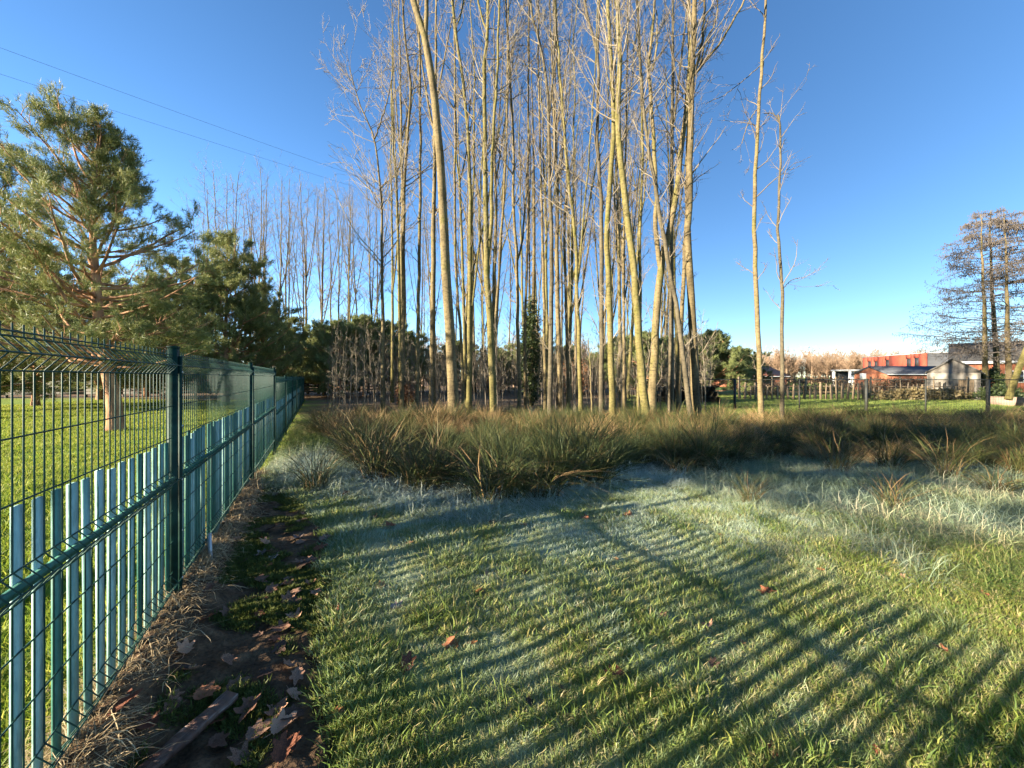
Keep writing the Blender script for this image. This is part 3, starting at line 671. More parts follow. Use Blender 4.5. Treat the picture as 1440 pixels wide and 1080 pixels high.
def scatter(name, x, y, z, rz, tilt, scl, coll, n_src, frost=None, hue=None, rot=None):
    N = len(x); me = bpy.data.meshes.new(name); me.vertices.add(N)
    me.vertices.foreach_set('co', np.stack([x, y, z], 1).astype(np.float32).ravel())
    if rot is None: rot = np.stack([tilt * np.cos(rz * 3.1), tilt * np.sin(rz * 3.1), rz], 1).astype(np.float32)
    a = me.attributes.new('rot', 'FLOAT_VECTOR', 'POINT'); a.data.foreach_set('vector', rot.ravel())
    def fa(k, v): q = me.attributes.new(k, 'FLOAT', 'POINT'); q.data.foreach_set('value', np.broadcast_to(np.asarray(v, np.float32), (N,)).copy())
    fa('scl', scl); fa('frost', 0 if frost is None else frost); fa('hue', 0 if hue is None else hue)
    q = me.attributes.new('pick', 'INT', 'POINT'); q.data.foreach_set('value', rng.integers(0, n_src, N).astype(np.int32))
    o = bpy.data.objects.new(name, me); COL.objects.link(o)
    g = bpy.data.node_groups.new(name + '_nodes', 'GeometryNodeTree')
    g.interface.new_socket('Geometry', in_out='INPUT', socket_type='NodeSocketGeometry'); g.interface.new_socket('Geometry', in_out='OUTPUT', socket_type='NodeSocketGeometry')
    n, l = g.nodes, g.links
    gi = n.new('NodeGroupInput'); go = n.new('NodeGroupOutput'); ip = n.new('GeometryNodeInstanceOnPoints'); ci = n.new('GeometryNodeCollectionInfo')
    ci.inputs['Collection'].default_value = coll; ci.inputs['Separate Children'].default_value = True; ci.inputs['Reset Children'].default_value = True
    def na(k, t): x_ = n.new('GeometryNodeInputNamedAttribute'); x_.data_type = t; x_.inputs[0].default_value = k; return x_.outputs[0]
    e = n.new('FunctionNodeEulerToRotation'); l.new(na('rot', 'FLOAT_VECTOR'), e.inputs[0])
    l.new(gi.outputs[0], ip.inputs['Points']); l.new(ci.outputs[0], ip.inputs['Instance']); ip.inputs['Pick Instance'].default_value = True
    l.new(na('pick', 'INT'), ip.inputs['Instance Index']); l.new(e.outputs[0], ip.inputs['Rotation']); l.new(na('scl', 'FLOAT'), ip.inputs['Scale'])
    l.new(ip.outputs[0], go.inputs[0])
    md = o.modifiers.new('scatter', 'NODES'); md.node_group = g
    return o

def bake(name, x, y, z, rz, tilt, scl, coll, frost=None, hue=None):
    """the same scatter written out as one real mesh"""
    N = len(x); srcs = list(coll.objects); pick = rng.integers(0, len(srcs), N); Vs = []; F3 = []; F4 = []; at_ = {k: [] for k in ('tint', 'hgt', 'frost_blade', 'hue_blade')}; off = 0; mat = None
    frost = np.zeros(N) if frost is None else frost; hue = np.zeros(N) if hue is None else hue
    for j, so_ in enumerate(srcs):
        me = so_.data; mat = me.materials[0]; n = len(me.vertices); v = np.empty(n * 3, np.float32); me.vertices.foreach_get('co', v); v = v.reshape(-1, 3)
        li = np.empty(len(me.loops), np.int32); me.loops.foreach_get('vertex_index', li); ls = np.empty(len(me.polygons), np.int32); me.polygons.foreach_get('loop_start', ls); lt_ = np.empty(len(me.polygons), np.int32); me.polygons.foreach_get('loop_total', lt_)
        f3 = li[ls[lt_ == 3][:, None] + np.arange(3)] if (lt_ == 3).any() else np.zeros((0, 3), int); f4 = li[ls[lt_ == 4][:, None] + np.arange(4)] if (lt_ == 4).any() else np.zeros((0, 4), int)
        k = np.where(pick == j)[0]; K = len(k)
        if K == 0: continue
        c, s_ = np.cos(rz[k]), np.sin(rz[k]); tx = tilt[k] * np.cos(rz[k] * 3.1); ty = tilt[k] * np.sin(rz[k] * 3.1)
        w_ = v[None] * scl[k][:, None, None]; X = w_[..., 0] + w_[..., 2] * ty[:, None]; Y = w_[..., 1] - w_[..., 2] * tx[:, None]
        V = np.stack([X * c[:, None] - Y * s_[:, None] + x[k][:, None], X * s_[:, None] + Y * c[:, None] + y[k][:, None], w_[..., 2] + z[k][:, None]], -1).reshape(-1, 3)
        o_ = (np.arange(K) * n + off)[:, None, None]; F3.append((f3[None] + o_).reshape(-1, 3)); F4.append((f4[None] + o_).reshape(-1, 4)); Vs.append(V); off += K * n
        for a_n in ('tint', 'hgt'):
            q = np.empty(n, np.float32); me.attributes[a_n].data.foreach_get('value', q); at_[a_n].append(np.tile(q, K))
        at_['frost_blade'].append(np.repeat(frost[k], n)); at_['hue_blade'].append(np.repeat(hue[k], n))
    return mesh_obj(name, np.vstack(Vs), [np.vstack(F4), np.vstack(F3)], mat, attrs={k: np.concatenate(v) for k, v in at_.items()})

def rand_pts(n, x0, x1, y0, y1, cond, dens=None):
    x = rng.uniform(x0, x1, n); y = rng.uniform(y0, y1, n); k = cond(x, y)
    if dens is not None: k = k & (rng.random(n) < dens(x, y))
    return x[k], y[k]
def in_view(x, y, m=0.12): return (np.abs(x) < (1.331 + m) * y + 0.25)

M_lawn = blade_mat('lawn_blades', [(0.0, (0.10, 0.165, 0.028)), (0.4, (0.18, 0.245, 0.038)), (0.7, (0.28, 0.295, 0.06)), (0.88, (0.39, 0.33, 0.11)), (1.0, (0.48, 0.40, 0.20))], (0.50, 0.60, 0.52), trans=0.5)
M_field = blade_mat('field_blades', [(0.0, (0.08, 0.13, 0.016)), (0.45, (0.155, 0.22, 0.024)), (0.8, (0.25, 0.29, 0.035)), (1.0, (0.33, 0.32, 0.07))], trans=0.45)
M_long = blade_mat('long_grass_blades', [(0.0, (0.06, 0.11, 0.025)), (0.4, (0.11, 0.17, 0.04)), (0.75, (0.22, 0.24, 0.08)), (1.0, (0.42, 0.34, 0.18))], (0.58, 0.68, 0.64))
M_rush = blade_mat('rush_stems', [(0.0, (0.035, 0.052, 0.018)), (0.35, (0.065, 0.08, 0.022)), (0.55, (0.10, 0.09, 0.03)), (0.8, (0.115, 0.068, 0.03)), (1.0, (0.30, 0.20, 0.095))], (0.45, 0.5, 0.5), trans=0.15)
M_straw = blade_mat('dry_straw', [(0.0, (0.20, 0.14, 0.07)), (0.5, (0.36, 0.27, 0.15)), (1.0, (0.52, 0.42, 0.26))], trans=0.25)
M_moss = blade_mat('moss', [(0.0, (0.04, 0.06, 0.012)), (0.5, (0.075, 0.10, 0.018)), (1.0, (0.13, 0.14, 0.03))], trans=0.3)

lawn_src = source('lawn_tufts', [tuft_mesh('lawn_tuft', 17, 0.055, 0.025, 0.065, 0.0042, 0.4, M_lawn, 2, 60 + i, upright=0.45) for i in range(6)])
def lawn_ok(x, y): return in_view(x, y) & (soil_mask(x, y) < 0.45) & (fence_d(x, y) > 0.03) & (y < long_front(x, y) + 0.9)
x, y = rand_pts(225000, -6, 8.5, 0.9, 9.5, lambda x, y: lawn_ok(x, y) & (rng.random(len(x)) < 0.45 + 1.1 * vnoise(x, y, 0.11, 37)), lambda x, y: np.clip(1.6 / np.maximum(y, 0.9), 0.2, 1.0))
fr = frost_mask(x, y); big = vnoise(x, y, 0.35, 12)
scl = 0.45 + 0.45 * rng.random(len(x)) + 0.7 * smooth(0.62, 0.9, big) * vnoise(x, y, 0.15, 34) + 0.10 * y / 3
scl *= 1 + 0.35 * smooth(0.35, 0.05, np.abs(fence_d(x, y) - soil_w(fence_t(x, y)) - 0.1))
hue = 0.02 + 0.46 * (vnoise(x, y, 0.45, 14) - 0.5) + 0.25 * (vnoise(x, y, 0.13, 33) - 0.5) + 0.12 * smooth(0.3, 2.0, x) - 0.1 * smooth(0.5, 0.0, np.abs(fence_d(x, y) - soil_w(fence_t(x, y)) - 0.1))  # sunlit yellow put into the blade hue towards the right
ex, ey = rand_pts(5200, -2, 4.5, 1.1, 4.2, lambda x, y: lawn_ok(x, y) & (vnoise(x, y, 0.3, 46) > 0.5))      # taller clumps
x = np.concatenate([x, ex]); y = np.concatenate([y, ey]); fr = np.concatenate([fr * rng.choice([0.35, 1.0, 1.5], len(fr), p=[0.35, 0.4, 0.25]), 0.25 * frost_mask(ex, ey)])
scl = np.concatenate([scl, rng.uniform(0.95, 1.7, len(ex))]); hue = np.concatenate([hue, rng.normal(0.0, 0.15, len(ex))])
print('lawn', len(x))
o = bake('lawn_grass', x, y, gz(x, y) - 0.006, rng.uniform(0, 6.28, len(x)), rng.normal(0, 0.15, len(x)), scl, lawn_src, fr * 0.72, hue)
tag(o, 'short lawn grass, frosted blue-green towards the rushes', 'grass', kind='stuff')

# sunny lawn beyond the fence
field_src = source('field_tufts', [tuft_mesh('field_tuft', 18, 0.07, 0.035, 0.085, 0.007, 0.35, M_field, 2, 80 + i, upright=0.4) for i in range(4)])
x, y = rand_pts(420000, -28, 0, 0.3, 26, lambda x, y: (fence_d(x, y) < -0.03) & (np.abs(x) < 1.45 * y + 0.4), lambda x, y: np.clip((2.2 / np.hypot(x, y)) ** 1.2, 0.06, 1.0) * 0.9)
print('field', len(x))
o = scatter('field_grass', x, y, gz(x, y) - 0.006, rng.uniform(0, 6.28, len(x)), rng.normal(0, 0.1, len(x)), 0.7 + 0.5 * rng.random(len(x)) + 0.03 * np.hypot(x, y), field_src, 4, 0.0, 0.08 + 0.3 * (vnoise(x, y, 0.8, 15) - 0.5))
tag(o, 'sunlit bright green grass beyond the fence', 'grass', kind='stuff')
# far meadow on the right
x, y = rand_pts(60000, 3, 48, 12.5, 34, lambda x, y: (np.abs(x) < 1.45 * y) & (x > 0.30 * y), lambda x, y: np.clip((14 / np.hypot(x, y)) ** 1.3, 0.1, 1.0))
o = scatter('meadow_grass', x, y, gz(x, y) - 0.01, rng.uniform(0, 6.28, len(x)), rng.normal(0, 0.1, len(x)), 1.3 + 0.8 * rng.random(len(x)), field_src, 4, 0.08, 0.02 + 0.3 * (vnoise(x, y, 2.0, 16) - 0.5))
tag(o, 'green meadow grass behind the rushes on the right', 'grass', kind='stuff')

# long flopped grass, thick with frost, in front of the rushes
long_src = source('long_tufts', [tuft_mesh('long_tuft', 34, 0.11, 0.16, 0.40, 0.0046, 0.5, M_long, 5, 120 + i, lay=0.4, curl=0.10, upright=0.8) for i in range(6)])
def long_ok(x, y):
    e = 0.25 * (vnoise(x, y, 0.4, 17) - 0.5)
    side = (fence_d(x, y) < soil_w(fence_t(x, y)) + 1.1) & (fence_t(x, y) > 5.3) & (y < 14) & (fence_d(x, y) > 0.05)
    return in_view(x, y) & (fence_d(x, y) > 0.08) & (((y > long_front(x, y) + e) & (y < rush_front(x, y) + 0.7)) | side)
x, y = rand_pts(26000, -9, 10, 2.0, 14, long_ok)
px = CX + FPX * x / y
fr = np.clip(np.where(px > 960, 0.36, 0.85) * smooth(300, 470, px) * (0.35 + 1.1 * vnoise(x, y, 0.45, 18)) - 0.6 * smooth(1250, 1430, px) * smooth(1.3, 0.2, y - long_front(x, y)), 0, 0.95) * smooth(9, 6.5, y)
hue = -0.08 + 0.6 * (vnoise(x, y, 0.7, 19) - 0.5)
sc_ = 0.45 + 0.4 * rng.random(len(x)) + 0.25 * vnoise(x, y, 0.6, 43)
rz = np.where(px > 950, 2.6, -0.6) + rng.normal(0, 0.9, len(x))
print('long', len(x))
o = scatter('long_grass', x, y, gz(x, y) - 0.01, rz, rng.normal(0, 0.12, len(x)), sc_, long_src, 6, fr, hue)
tag(o, 'long flopped frosty grass between the lawn and the rushes', 'grass', kind='stuff')

# rushes
rush_meshes = [tuft_mesh('rush_tuft', 120, 0.13, 0.45, 1.05, 0.006, 0.17, M_rush, 5, 150 + i, curl=0.08, upright=0.26) for i in range(6)]
brown_meshes = [tuft_mesh('sedge_tuft', 130, 0.15, 0.4, 0.95, 0.0068, 0.36, M_rush, 5, 170 + i, curl=0.12, upright=0.30) for i in range(3)]
rush_data = [o.data for o in rush_meshes]; brown_data = [o.data for o in brown_meshes]
rush_src = source('rush_tufts', rush_meshes + brown_meshes)
def rush_ok(x, y):
    e = 0.5 * (vnoise(x, y, 0.6, 20) - 0.5)
    left = 1.45 - 0.55 * smooth(8, 11, y)
    return in_view(x, y, 0.2) & (y > rush_front(x, y) + 0.25 + e) & (y < 14.5 - 1.2 * smooth(4, 10, x)) & (fence_d(x, y) > left)
cx_, cy_ = rand_pts(5200, -8, 19, 4.4, 14.5, rush_ok)
keep = []; grid = {}
for i_ in range(len(cx_)):
    g_ = (int(cx_[i_] / 0.5), int(cy_[i_] / 0.5)); mind = 0.42 + 0.18 * vnoise(cx_[i_], cy_[i_], 2.0, 41)
    if any((cx_[i_] - cx_[j_]) ** 2 + (cy_[i_] - cy_[j_]) ** 2 < mind ** 2 for ga in (-1, 0, 1) for gb in (-1, 0, 1) for j_ in grid.get((g_[0] + ga, g_[1] + gb), [])): continue
    keep.append(i_); grid.setdefault(g_, []).append(i_)
cx_, cy_ = cx_[keep], cy_[keep]; NC = len(cx_)
nt_ = 6; ch = np.clip(rng.normal(0.88, 0.20, NC) + 0.3 * (vnoise(cx_, cy_, 1.8, 23) - 0.5), 0.4, 1.3) * (1 - 0.12 * smooth(9, 13, cy_)) * (1 + 0.16 * smooth(2.2, 0.4, cy_ - rush_front(cx_, cy_)) * (CX + FPX * cx_ / cy_ < 900))
chue = np.clip(rng.normal(-0.20, 0.22, NC) + 0.5 * (vnoise(cx_, cy_, 1.6, 22) - 0.5), -0.5, 0.5) + 0.26 * smooth(7.5, 10, cy_) + 0.10 * smooth(1.5, 0.2, cy_ - rush_front(cx_, cy_))  # golden sunlight put into the hue of the rear rushes; front rows browner
ph = rng.uniform(0, 6.283, (NC, nt_)); rr_ = 0.24 * np.sqrt(rng.uniform(0, 1, (NC, nt_))) * ch[:, None]
x = (cx_[:, None] + rr_ * np.cos(ph)).ravel(); y = (cy_[:, None] + rr_ * np.sin(ph)).ravel(); hs_r = (ch[:, None] * rng.uniform(0.75, 1.08, (NC, nt_)) * (1.05 - 0.9 * rr_)).ravel()
tl_ = (rr_ * 1.5).ravel() + np.abs(rng.normal(0, 0.08, NC * nt_)); rz = rng.uniform(0, 6.283, NC * nt_); psi = ph.ravel() - rz
hue = np.repeat(chue, nt_) + rng.normal(0, 0.06, NC * nt_)
print('rush', len(x))
o = scatter('rush_bed', x, y, gz(x, y) - 0.01, rz, tl_, hs_r, rush_src, 9, np.zeros(len(x)), hue, rot=np.stack([-np.sin(psi) * tl_, np.cos(psi) * tl_, rz], 1).astype(np.float32))
tag(o, 'dense bed of green and brown rushes across the back of the lawn', 'rushes', kind='stuff')
# single tussocks one can pick out
RU = [(445, 690, 0.62, 0, 'dark green rush tussock beside the fence path, left of the rush bed', 5.2), (530, 680, 0.85, 1, 'green rush tussock with outward-leaning stems at the left end of the rush bed', None),
      (590, 690, 0.8, 2, 'rush tussock left of the big brown one', None), (690, 705, 0.92, 6, 'big brown drooping sedge tussock bulging onto the frosty grass', None), (760, 700, 0.9, 7, 'brown sedge tussock right of the biggest one', None),
      (820, 672, 0.9, 3, 'rush tussock at the right end of the left rush mass', None), (955, 662, 0.72, 8, 'dark brown sedge tussock behind the frosted tongue of lawn', None), (1010, 660, 0.7, 6, 'reddish brown tussock below the rightmost trunks', None),
      (1055, 708, 0.46, 4, 'low bright green and orange tussock at the edge of the lawn', None), (1255, 712, 0.55, 5, 'spiky upright rush tussock standing alone right of the lawn', None), (1250, 655, 0.85, 0, 'large dark rush tussock on the right behind the spiky one', None),
      (1180, 660, 0.8, 2, 'dark rush tussock left of the large right-hand one', None), (1400, 690, 0.7, 7, 'brownish tussock near the right edge of the photo', None), (1330, 668, 0.85, 1, 'dark rush tussock between the large one and the right edge', None)]
for px, py, s, v, lab, _ in RU:
    Y = EYE * FPX / (py - HY); xx = (px - CX) / FPX * Y
    o = bpy.data.objects.new('rush_tussock', rush_data[v] if v < 6 else brown_data[v - 6]); COL.objects.link(o)
    o.location = (xx, Y, float(gz(xx, Y)) - 0.01); o.rotation_euler = (0, 0, rng.uniform(0, 6.28)); m_ = 1.22 if px < 860 else 1.0; o.scale = (s * 1.35 * m_, s * 1.35 * m_, s * 1.08 * m_); tag(o, lab, 'rush tussock', 'rush tussocks along the front of the rush bed')

# dry straw along the fence foot, moss and small litter on the soil
straw_src = source('straw_tufts', [tuft_mesh('straw_tuft', 20, 0.07, 0.10, 0.26, 0.0035, 0.55, M_straw, 5, 200 + i, lay=0.1, curl=0.28, upright=0.7) for i in range(5)])
t = rng.uniform(0.9, 6.4, 620); n_ = np.abs(rng.normal(0, 0.095, 620)) - 0.05
x = FX0 + FD[0] * t + FN[0] * n_; y = FD[1] * t + FN[1] * n_; k = vnoise(t, n_ * 0, 0.35, 25) > 0.2; x, y = x[k], y[k]
o = bake('dry_straw', x, y, gz(x, y) - 0.01 + 0.09 * smooth(0.34, 0.0, fence_d(x, y)), rng.uniform(0, 6.28, len(x)), rng.normal(0, 0.2, len(x)), 0.45 + 0.6 * rng.random(len(x)), straw_src)
tag(o, 'tangled dry straw heaped along the foot of the fence', 'straw', kind='stuff')
moss_src = source('moss_tufts', [tuft_mesh('moss_tuft', 30, 0.035, 0.010, 0.028, 0.004, 0.3, M_moss, 2, 220 + i, upright=0.5) for i in range(4)])
x, y = rand_pts(60000, -3.6, -0.4, 0.9, 5.6, lambda x, y: (soil_mask(x, y) > 0.4) & (vnoise(x, y, 0.22, 26) + 0.35 * vnoise(x, y, 0.06, 27) + 0.22 * smooth(1.3, 2.4, y) > 0.91) & (fence_d(x, y) > 0.2))
o = scatter('moss', x, y, soil_z(x, y) - 0.004, rng.uniform(0, 6.28, len(x)), rng.normal(0, 0.2, len(x)), 0.6 + 0.8 * rng.random(len(x)), moss_src, 4)
tag(o, 'patchy bright green moss on the bare soil', 'moss', kind='stuff')

# ------------------------------------------------------------------ fallen leaves, plank
M_leafs = [noise_mat('dead_leaf_%s' % n_, c, 25, 0.8, 0.3, 60, rand=0.5) for n_, c in (('rust', [(0.09, 0.034, 0.02), (0.18, 0.065, 0.032), (0.24, 0.10, 0.05)]), ('brown', [(0.12, 0.062, 0.04), (0.25, 0.14, 0.09), (0.36, 0.21, 0.135)]), ('dark', [(0.05, 0.03, 0.022), (0.12, 0.068, 0.046), (0.19, 0.115, 0.08)]), ('orange', [(0.18, 0.08, 0.03), (0.27, 0.125, 0.045), (0.33, 0.18, 0.08)]), ('pale', [(0.14, 0.10, 0.08), (0.21, 0.165, 0.14), (0.27, 0.23, 0.21)]))]
def leaf_mesh(seed):
    """lobed maple-like leaf, curled; unit length"""
    rg = np.random.default_rng(seed); n = 44; th = np.linspace(0, 2 * math.pi, n, endpoint=False)
    lob = np.zeros(n)
    for c, a, wd in ((0, 1.0, 0.26), (0.85, 0.86, 0.25), (-0.85, 0.86, 0.25), (1.75, 0.62, 0.26), (-1.75, 0.62, 0.26)):
        dd = (th - c + math.pi) % (2 * math.pi) - math.pi; lob = np.maximum(lob, a * (0.5 + 0.5 * np.exp(-(dd / (wd * 1.1)) ** 2)))
    lob = np.maximum(lob, 0.16) * (1 + 0.07 * np.sin(th * 17 + seed) + rg.normal(0, 0.04, n)); lob *= 0.55
    rings = [0.0, 0.4, 0.75, 1.0]; V = [[0, 0, 0]]
    c1, c2, c3 = rg.uniform(0.8, 2.2), rg.uniform(-0.8, 1.2), rg.uniform(0, 6.28)
    for r in rings[1:]:
        for k in range(n):
            x = r * lob[k] * math.cos(th[k]); y = r * lob[k] * math.sin(th[k])
            z = c1 * y * y * 1.2 + c2 * x * x + 0.05 * math.sin(9 * x + c3) + 0.04 * math.sin(11 * y) + 0.03 * r
            V.append([x, y, z])
    V = np.array(V); V[:, 2] -= V[:, 2].min() - 0.02
    f3 = np.array([[0, 1 + k, 1 + (k + 1) % n] for k in range(n)]); f4 = []
    for j in range(2):
        for k in range(n): f4.append([1 + j * n + k, 1 + (j + 1) * n + k, 1 + (j + 1) * n + (k + 1) % n, 1 + j * n + (k + 1) % n])
    # stalk
    sv, sq = tubes(np.array([[[-0.05, 0, V[0, 2]], [-0.3, 0.02, V[0, 2] + 0.03], [-0.5, 0.07, V[0, 2] + 0.09]]]), np.array([[0.014, 0.012, 0.01]]), 4)
    VV = np.vstack([V, sv]); o = mesh_obj('leaf', VV, [f3, np.vstack([np.array(f4), sq + len(V)])]); me = o.data; bpy.data.objects.remove(o); return me
leaf_me = []
for mi in range(5):
    for v in range(2):
        me = leaf_mesh(400 + v + 2 * mi); me.materials.append(M_leafs[mi]); leaf_me.append(me)
def leaf(x, y, size, mi, lab, group=None, zoff=0.0, flat=0.5):
    o = bpy.data.objects.new('fallen_leaf', leaf_me[mi * 2 + int(rng.integers(0, 2))]); COL.objects.link(o)
    on_soil = soil_mask(x, y) > 0.4; z = float(soil_z(x, y)) if on_soil else float(gz(x, y)) + 0.014
    o.location = (x, y, z + zoff + (0.012 if on_soil else 0)); o.rotation_euler = (rng.normal(0, 0.25), rng.normal(0, 0.25), rng.uniform(0, 6.28)); o.scale = (size, size * rng.uniform(0.75, 1.0), size * flat); tag(o, lab, 'leaf', group); return o
def gpx(px, py): Y = EYE * FPX / (py - HY); return (px - CX) / FPX * Y, Y
for px, py, s, mi, lab in [(572, 936, 0.14, 0, 'large rust-red curled leaf on the lawn, nearest of the left pair'), (634, 903, 0.12, 0, 'rust-orange leaf on the frosty lawn beside a smaller pale one'), (662, 905, 0.07, 3, 'small pale orange leaf right of the larger rust one'),
    (868, 944, 0.13, 0, 'red-brown leaf in a dark hollow of the lawn'), (995, 884, 0.12, 1, 'greyish brown leaf lying flat on the striped lawn'), (1080, 832, 0.12, 0, 'bright rust leaf on the striped lawn at middle right'), (1003, 933, 0.09, 2, 'dark brown leaf on the striped lawn below the pale one'),
    (474, 857, 0.11, 0, 'rust leaf at the left edge of the lawn by the soil'), (501, 832, 0.07, 3, 'small orange leaf on the left of the lawn'), (533, 826, 0.09, 3, 'orange leaf upright in the frosty grass, left lawn'), (556, 856, 0.11, 4, 'frosted grey-pink leaf on the left lawn'),
    (672, 833, 0.10, 3, 'orange leaf alone in the middle of the frosty lawn'), (824, 731, 0.12, 0, 'orange-red leaf at the back of the frosty lawn'), (737, 744, 0.10, 3, 'small orange leaf at the back lawn edge'), (884, 726, 0.13, 0, 'brown-red leaf at the back right of the frosty lawn'), (694, 738, 0.16, 0, 'red-brown leaf at the foot of the big brown tussock'),
    (550, 742, 0.16, 0, 'rust leaf on the frost at the left end of the rushes'), (523, 730, 0.17, 2, 'dark leaf on the frost left of the rush bed'), (1385, 836, 0.10, 0, 'orange leaf in the long grass at the right'), (1325, 910, 0.10, 0, 'dull red leaf on the right lawn'), (1350, 792, 0.12, 0, 'rust leaf caught in the long grass at right')]:
    xx, yy = gpx(px, py); leaf(xx, yy, s, mi, lab)
for px, py, s, mi in [(305, 1045, 0.13, 1), (240, 1015, 0.14, 1), (395, 1075, 0.15, 0), (355, 1000, 0.17, 1), (392, 995, 0.17, 1), (415, 1010, 0.14, 2), (318, 942, 0.13, 1), (288, 886, 0.14, 0), (262, 930, 0.12, 2), (170, 1045, 0.16, 0), (210, 1050, 0.14, 0), (405, 942, 0.12, 1), (398, 890, 0.15, 1), (415, 870, 0.16, 1), (405, 850, 0.14, 1), (375, 955, 0.12, 2), (410, 840, 0.15, 2),
    (365, 822, 0.13, 1), (402, 826, 0.15, 1), (435, 826, 0.14, 1), (412, 852, 0.13, 2), (425, 800, 0.16, 2), (440, 790, 0.16, 2), (448, 772, 0.17, 0), (455, 762, 0.16, 2), (420, 760, 0.18, 4), (368, 785, 0.16, 4), (385, 788, 0.16, 4), (340, 800, 0.14, 2), (490, 752, 0.17, 4), (480, 745, 0.18, 4), (487, 700, 0.2, 0), (380, 750, 0.17, 2), (330, 975, 0.14, 2), (285, 990, 0.14, 0), (395, 1030, 0.15, 1), (410, 1050, 0.14, 0), (360, 1040, 0.14, 2), (340, 1070, 0.13, 1), (270, 960, 0.12, 1), (320, 870, 0.12, 2), (350, 850, 0.12, 2)]:
    xx, yy = gpx(px, py); leaf(xx, yy, s * 0.9, mi, 'brown dead leaf lying on the dark soil beside the fence', 'dead leaves on the soil strip')
for j in range(46):
    t_ = rng.uniform(1.2, 5.2); n2_ = rng.uniform(0.15, 0.9) * float(soil_w(t_)) / 0.8; q_ = fence_p(t_, n2_, 0)
    leaf(q_[0], q_[1], rng.uniform(0.07, 0.13), int(rng.choice([1, 2, 2, 0, 1])), 'brown dead leaf lying on the dark soil beside the fence', 'dead leaves on the soil strip', flat=0.35)
for j in range(34):
    px = rng.uniform(470, 1420); py = rng.uniform(720, 1060); xx, yy = gpx(px, py)
    if yy > long_front(xx, yy): continue
    leaf(xx, yy, rng.uniform(0.04, 0.075), int(rng.choice([0, 2, 3, 1])), 'small brown leaf sunk in the lawn grass', 'small leaves in the lawn', -0.005)

p0 = np.array(gpx(222, 1090)); p1 = np.array(gpx(318, 1000)); L = np.linalg.norm(p1 - p0); an = math.atan2(*(p1 - p0)[::-1])
pl = MB(); nseg = 10
M_plank = noise_mat('wet_wood', [(0.03, 0.016, 0.012), (0.075, 0.038, 0.028), (0.13, 0.075, 0.055), (0.3, 0.26, 0.24)], 6, 0.55, 0.6, 30, stretch=(0.6, 6, 6), spec=0.4)
pts_t = []; 
q = np.linspace(-0.75, 0.5, nseg) * L * 1.2
for i in range(nseg - 1):
    ha = 0.032 + 0.004 * math.sin(i * 1.7); hb = 0.032 + 0.004 * math.sin((i + 1) * 1.7)
    za = 0.022 + 0.002 * math.sin(i * 2.3); zb_ = 0.022 + 0.002 * math.sin((i + 1) * 2.3)
    pl.hexa(np.array([[q[i], -ha, 0], [q[i + 1], -hb, 0], [q[i + 1], hb, 0], [q[i], ha, 0]]), np.array([[q[i], -ha + .003, za], [q[i + 1], -hb + .003, zb_], [q[i + 1], hb - .003, zb_], [q[i], ha - .003, za]]))
po = pl.build('plank', M_plank); po.location = (*((p0 + p1) / 2), float(soil_z(*((p0 + p1) / 2))) + 0.03); po.rotation_euler = (0.1, 0.02, an); tag(po, 'dark wet weathered plank lying on the soil beside the fence', 'plank')

# ------------------------------------------------------------------ power cables
M_cable = noise_mat('cable', [(0.05, 0.06, 0.08), (0.07, 0.08, 0.1)], 5, 0.6)
for (a, b, lab) in [((0, 67), (443, 227), 'upper thin power cable crossing the sky above the pine'), ((0, 104), (467, 253), 'lower thin power cable crossing the sky behind the pine')]:
    Z = 16.0; Ya = (Z - EYE) * FPX / (HY - a[1]); Yb = (Z - EYE) * FPX / (HY - b[1]); A3 = at(a[0], a[1], Ya); B3 = at(b[0], b[1], Yb); d = B3 - A3
    q = np.linspace(-1.2, 2.4, 40); P = A3 + d * q[:, None]; P[:, 2] += 0.12 * (q * (q - 1)) 
    o = TB().add(P[None], np.full((1, 40), 0.007), 5).build('power_cable', M_cable); tag(o, lab, 'cable')

# ------------------------------------------------------------------ right background: mesh fence across the meadow
M_dark = noise_mat('dark_steel', [(0.02, 0.022, 0.02), (0.04, 0.042, 0.038)], 8, 0.6)
M_thinwood = noise_mat('weathered_wood', [(0.09, 0.068, 0.045), (0.16, 0.12, 0.076), (0.22, 0.17, 0.11)], 4, 0.9, 0.4, 20, stretch=(4, 4, 0.6))
mf = empty('meadow_fence', (0, 0, 0)); tag(mf, 'dark wire mesh fence with thin posts across the meadow behind the rushes', 'fence')
fpts = [np.array([6.2, 18.6]), np.array([10.6, 18.3]), np.array([16.3, 17.7]), np.array([30.0, 15.2])]
def seg_pts(A_, B_, st): n = max(1, int(round(np.linalg.norm(B_ - A_) / st))); return [A_ + (B_ - A_) * k / n for k in range(n)]
allp = sum([seg_pts(fpts[i], fpts[i + 1], 2.35) for i in range(3)], []) + [fpts[-1]]
for i, p in enumerate(allp):
    wd = 0.09 if i % 2 == 0 else 0.045
    b = MB(); b.box((p[0], p[1], 0.62 - 0.14), (wd, wd, 1.75)); b.box((p[0], p[1], 1.37), (wd + .02, wd + .02, 0.02)); b.build('post', M_dark, mf)
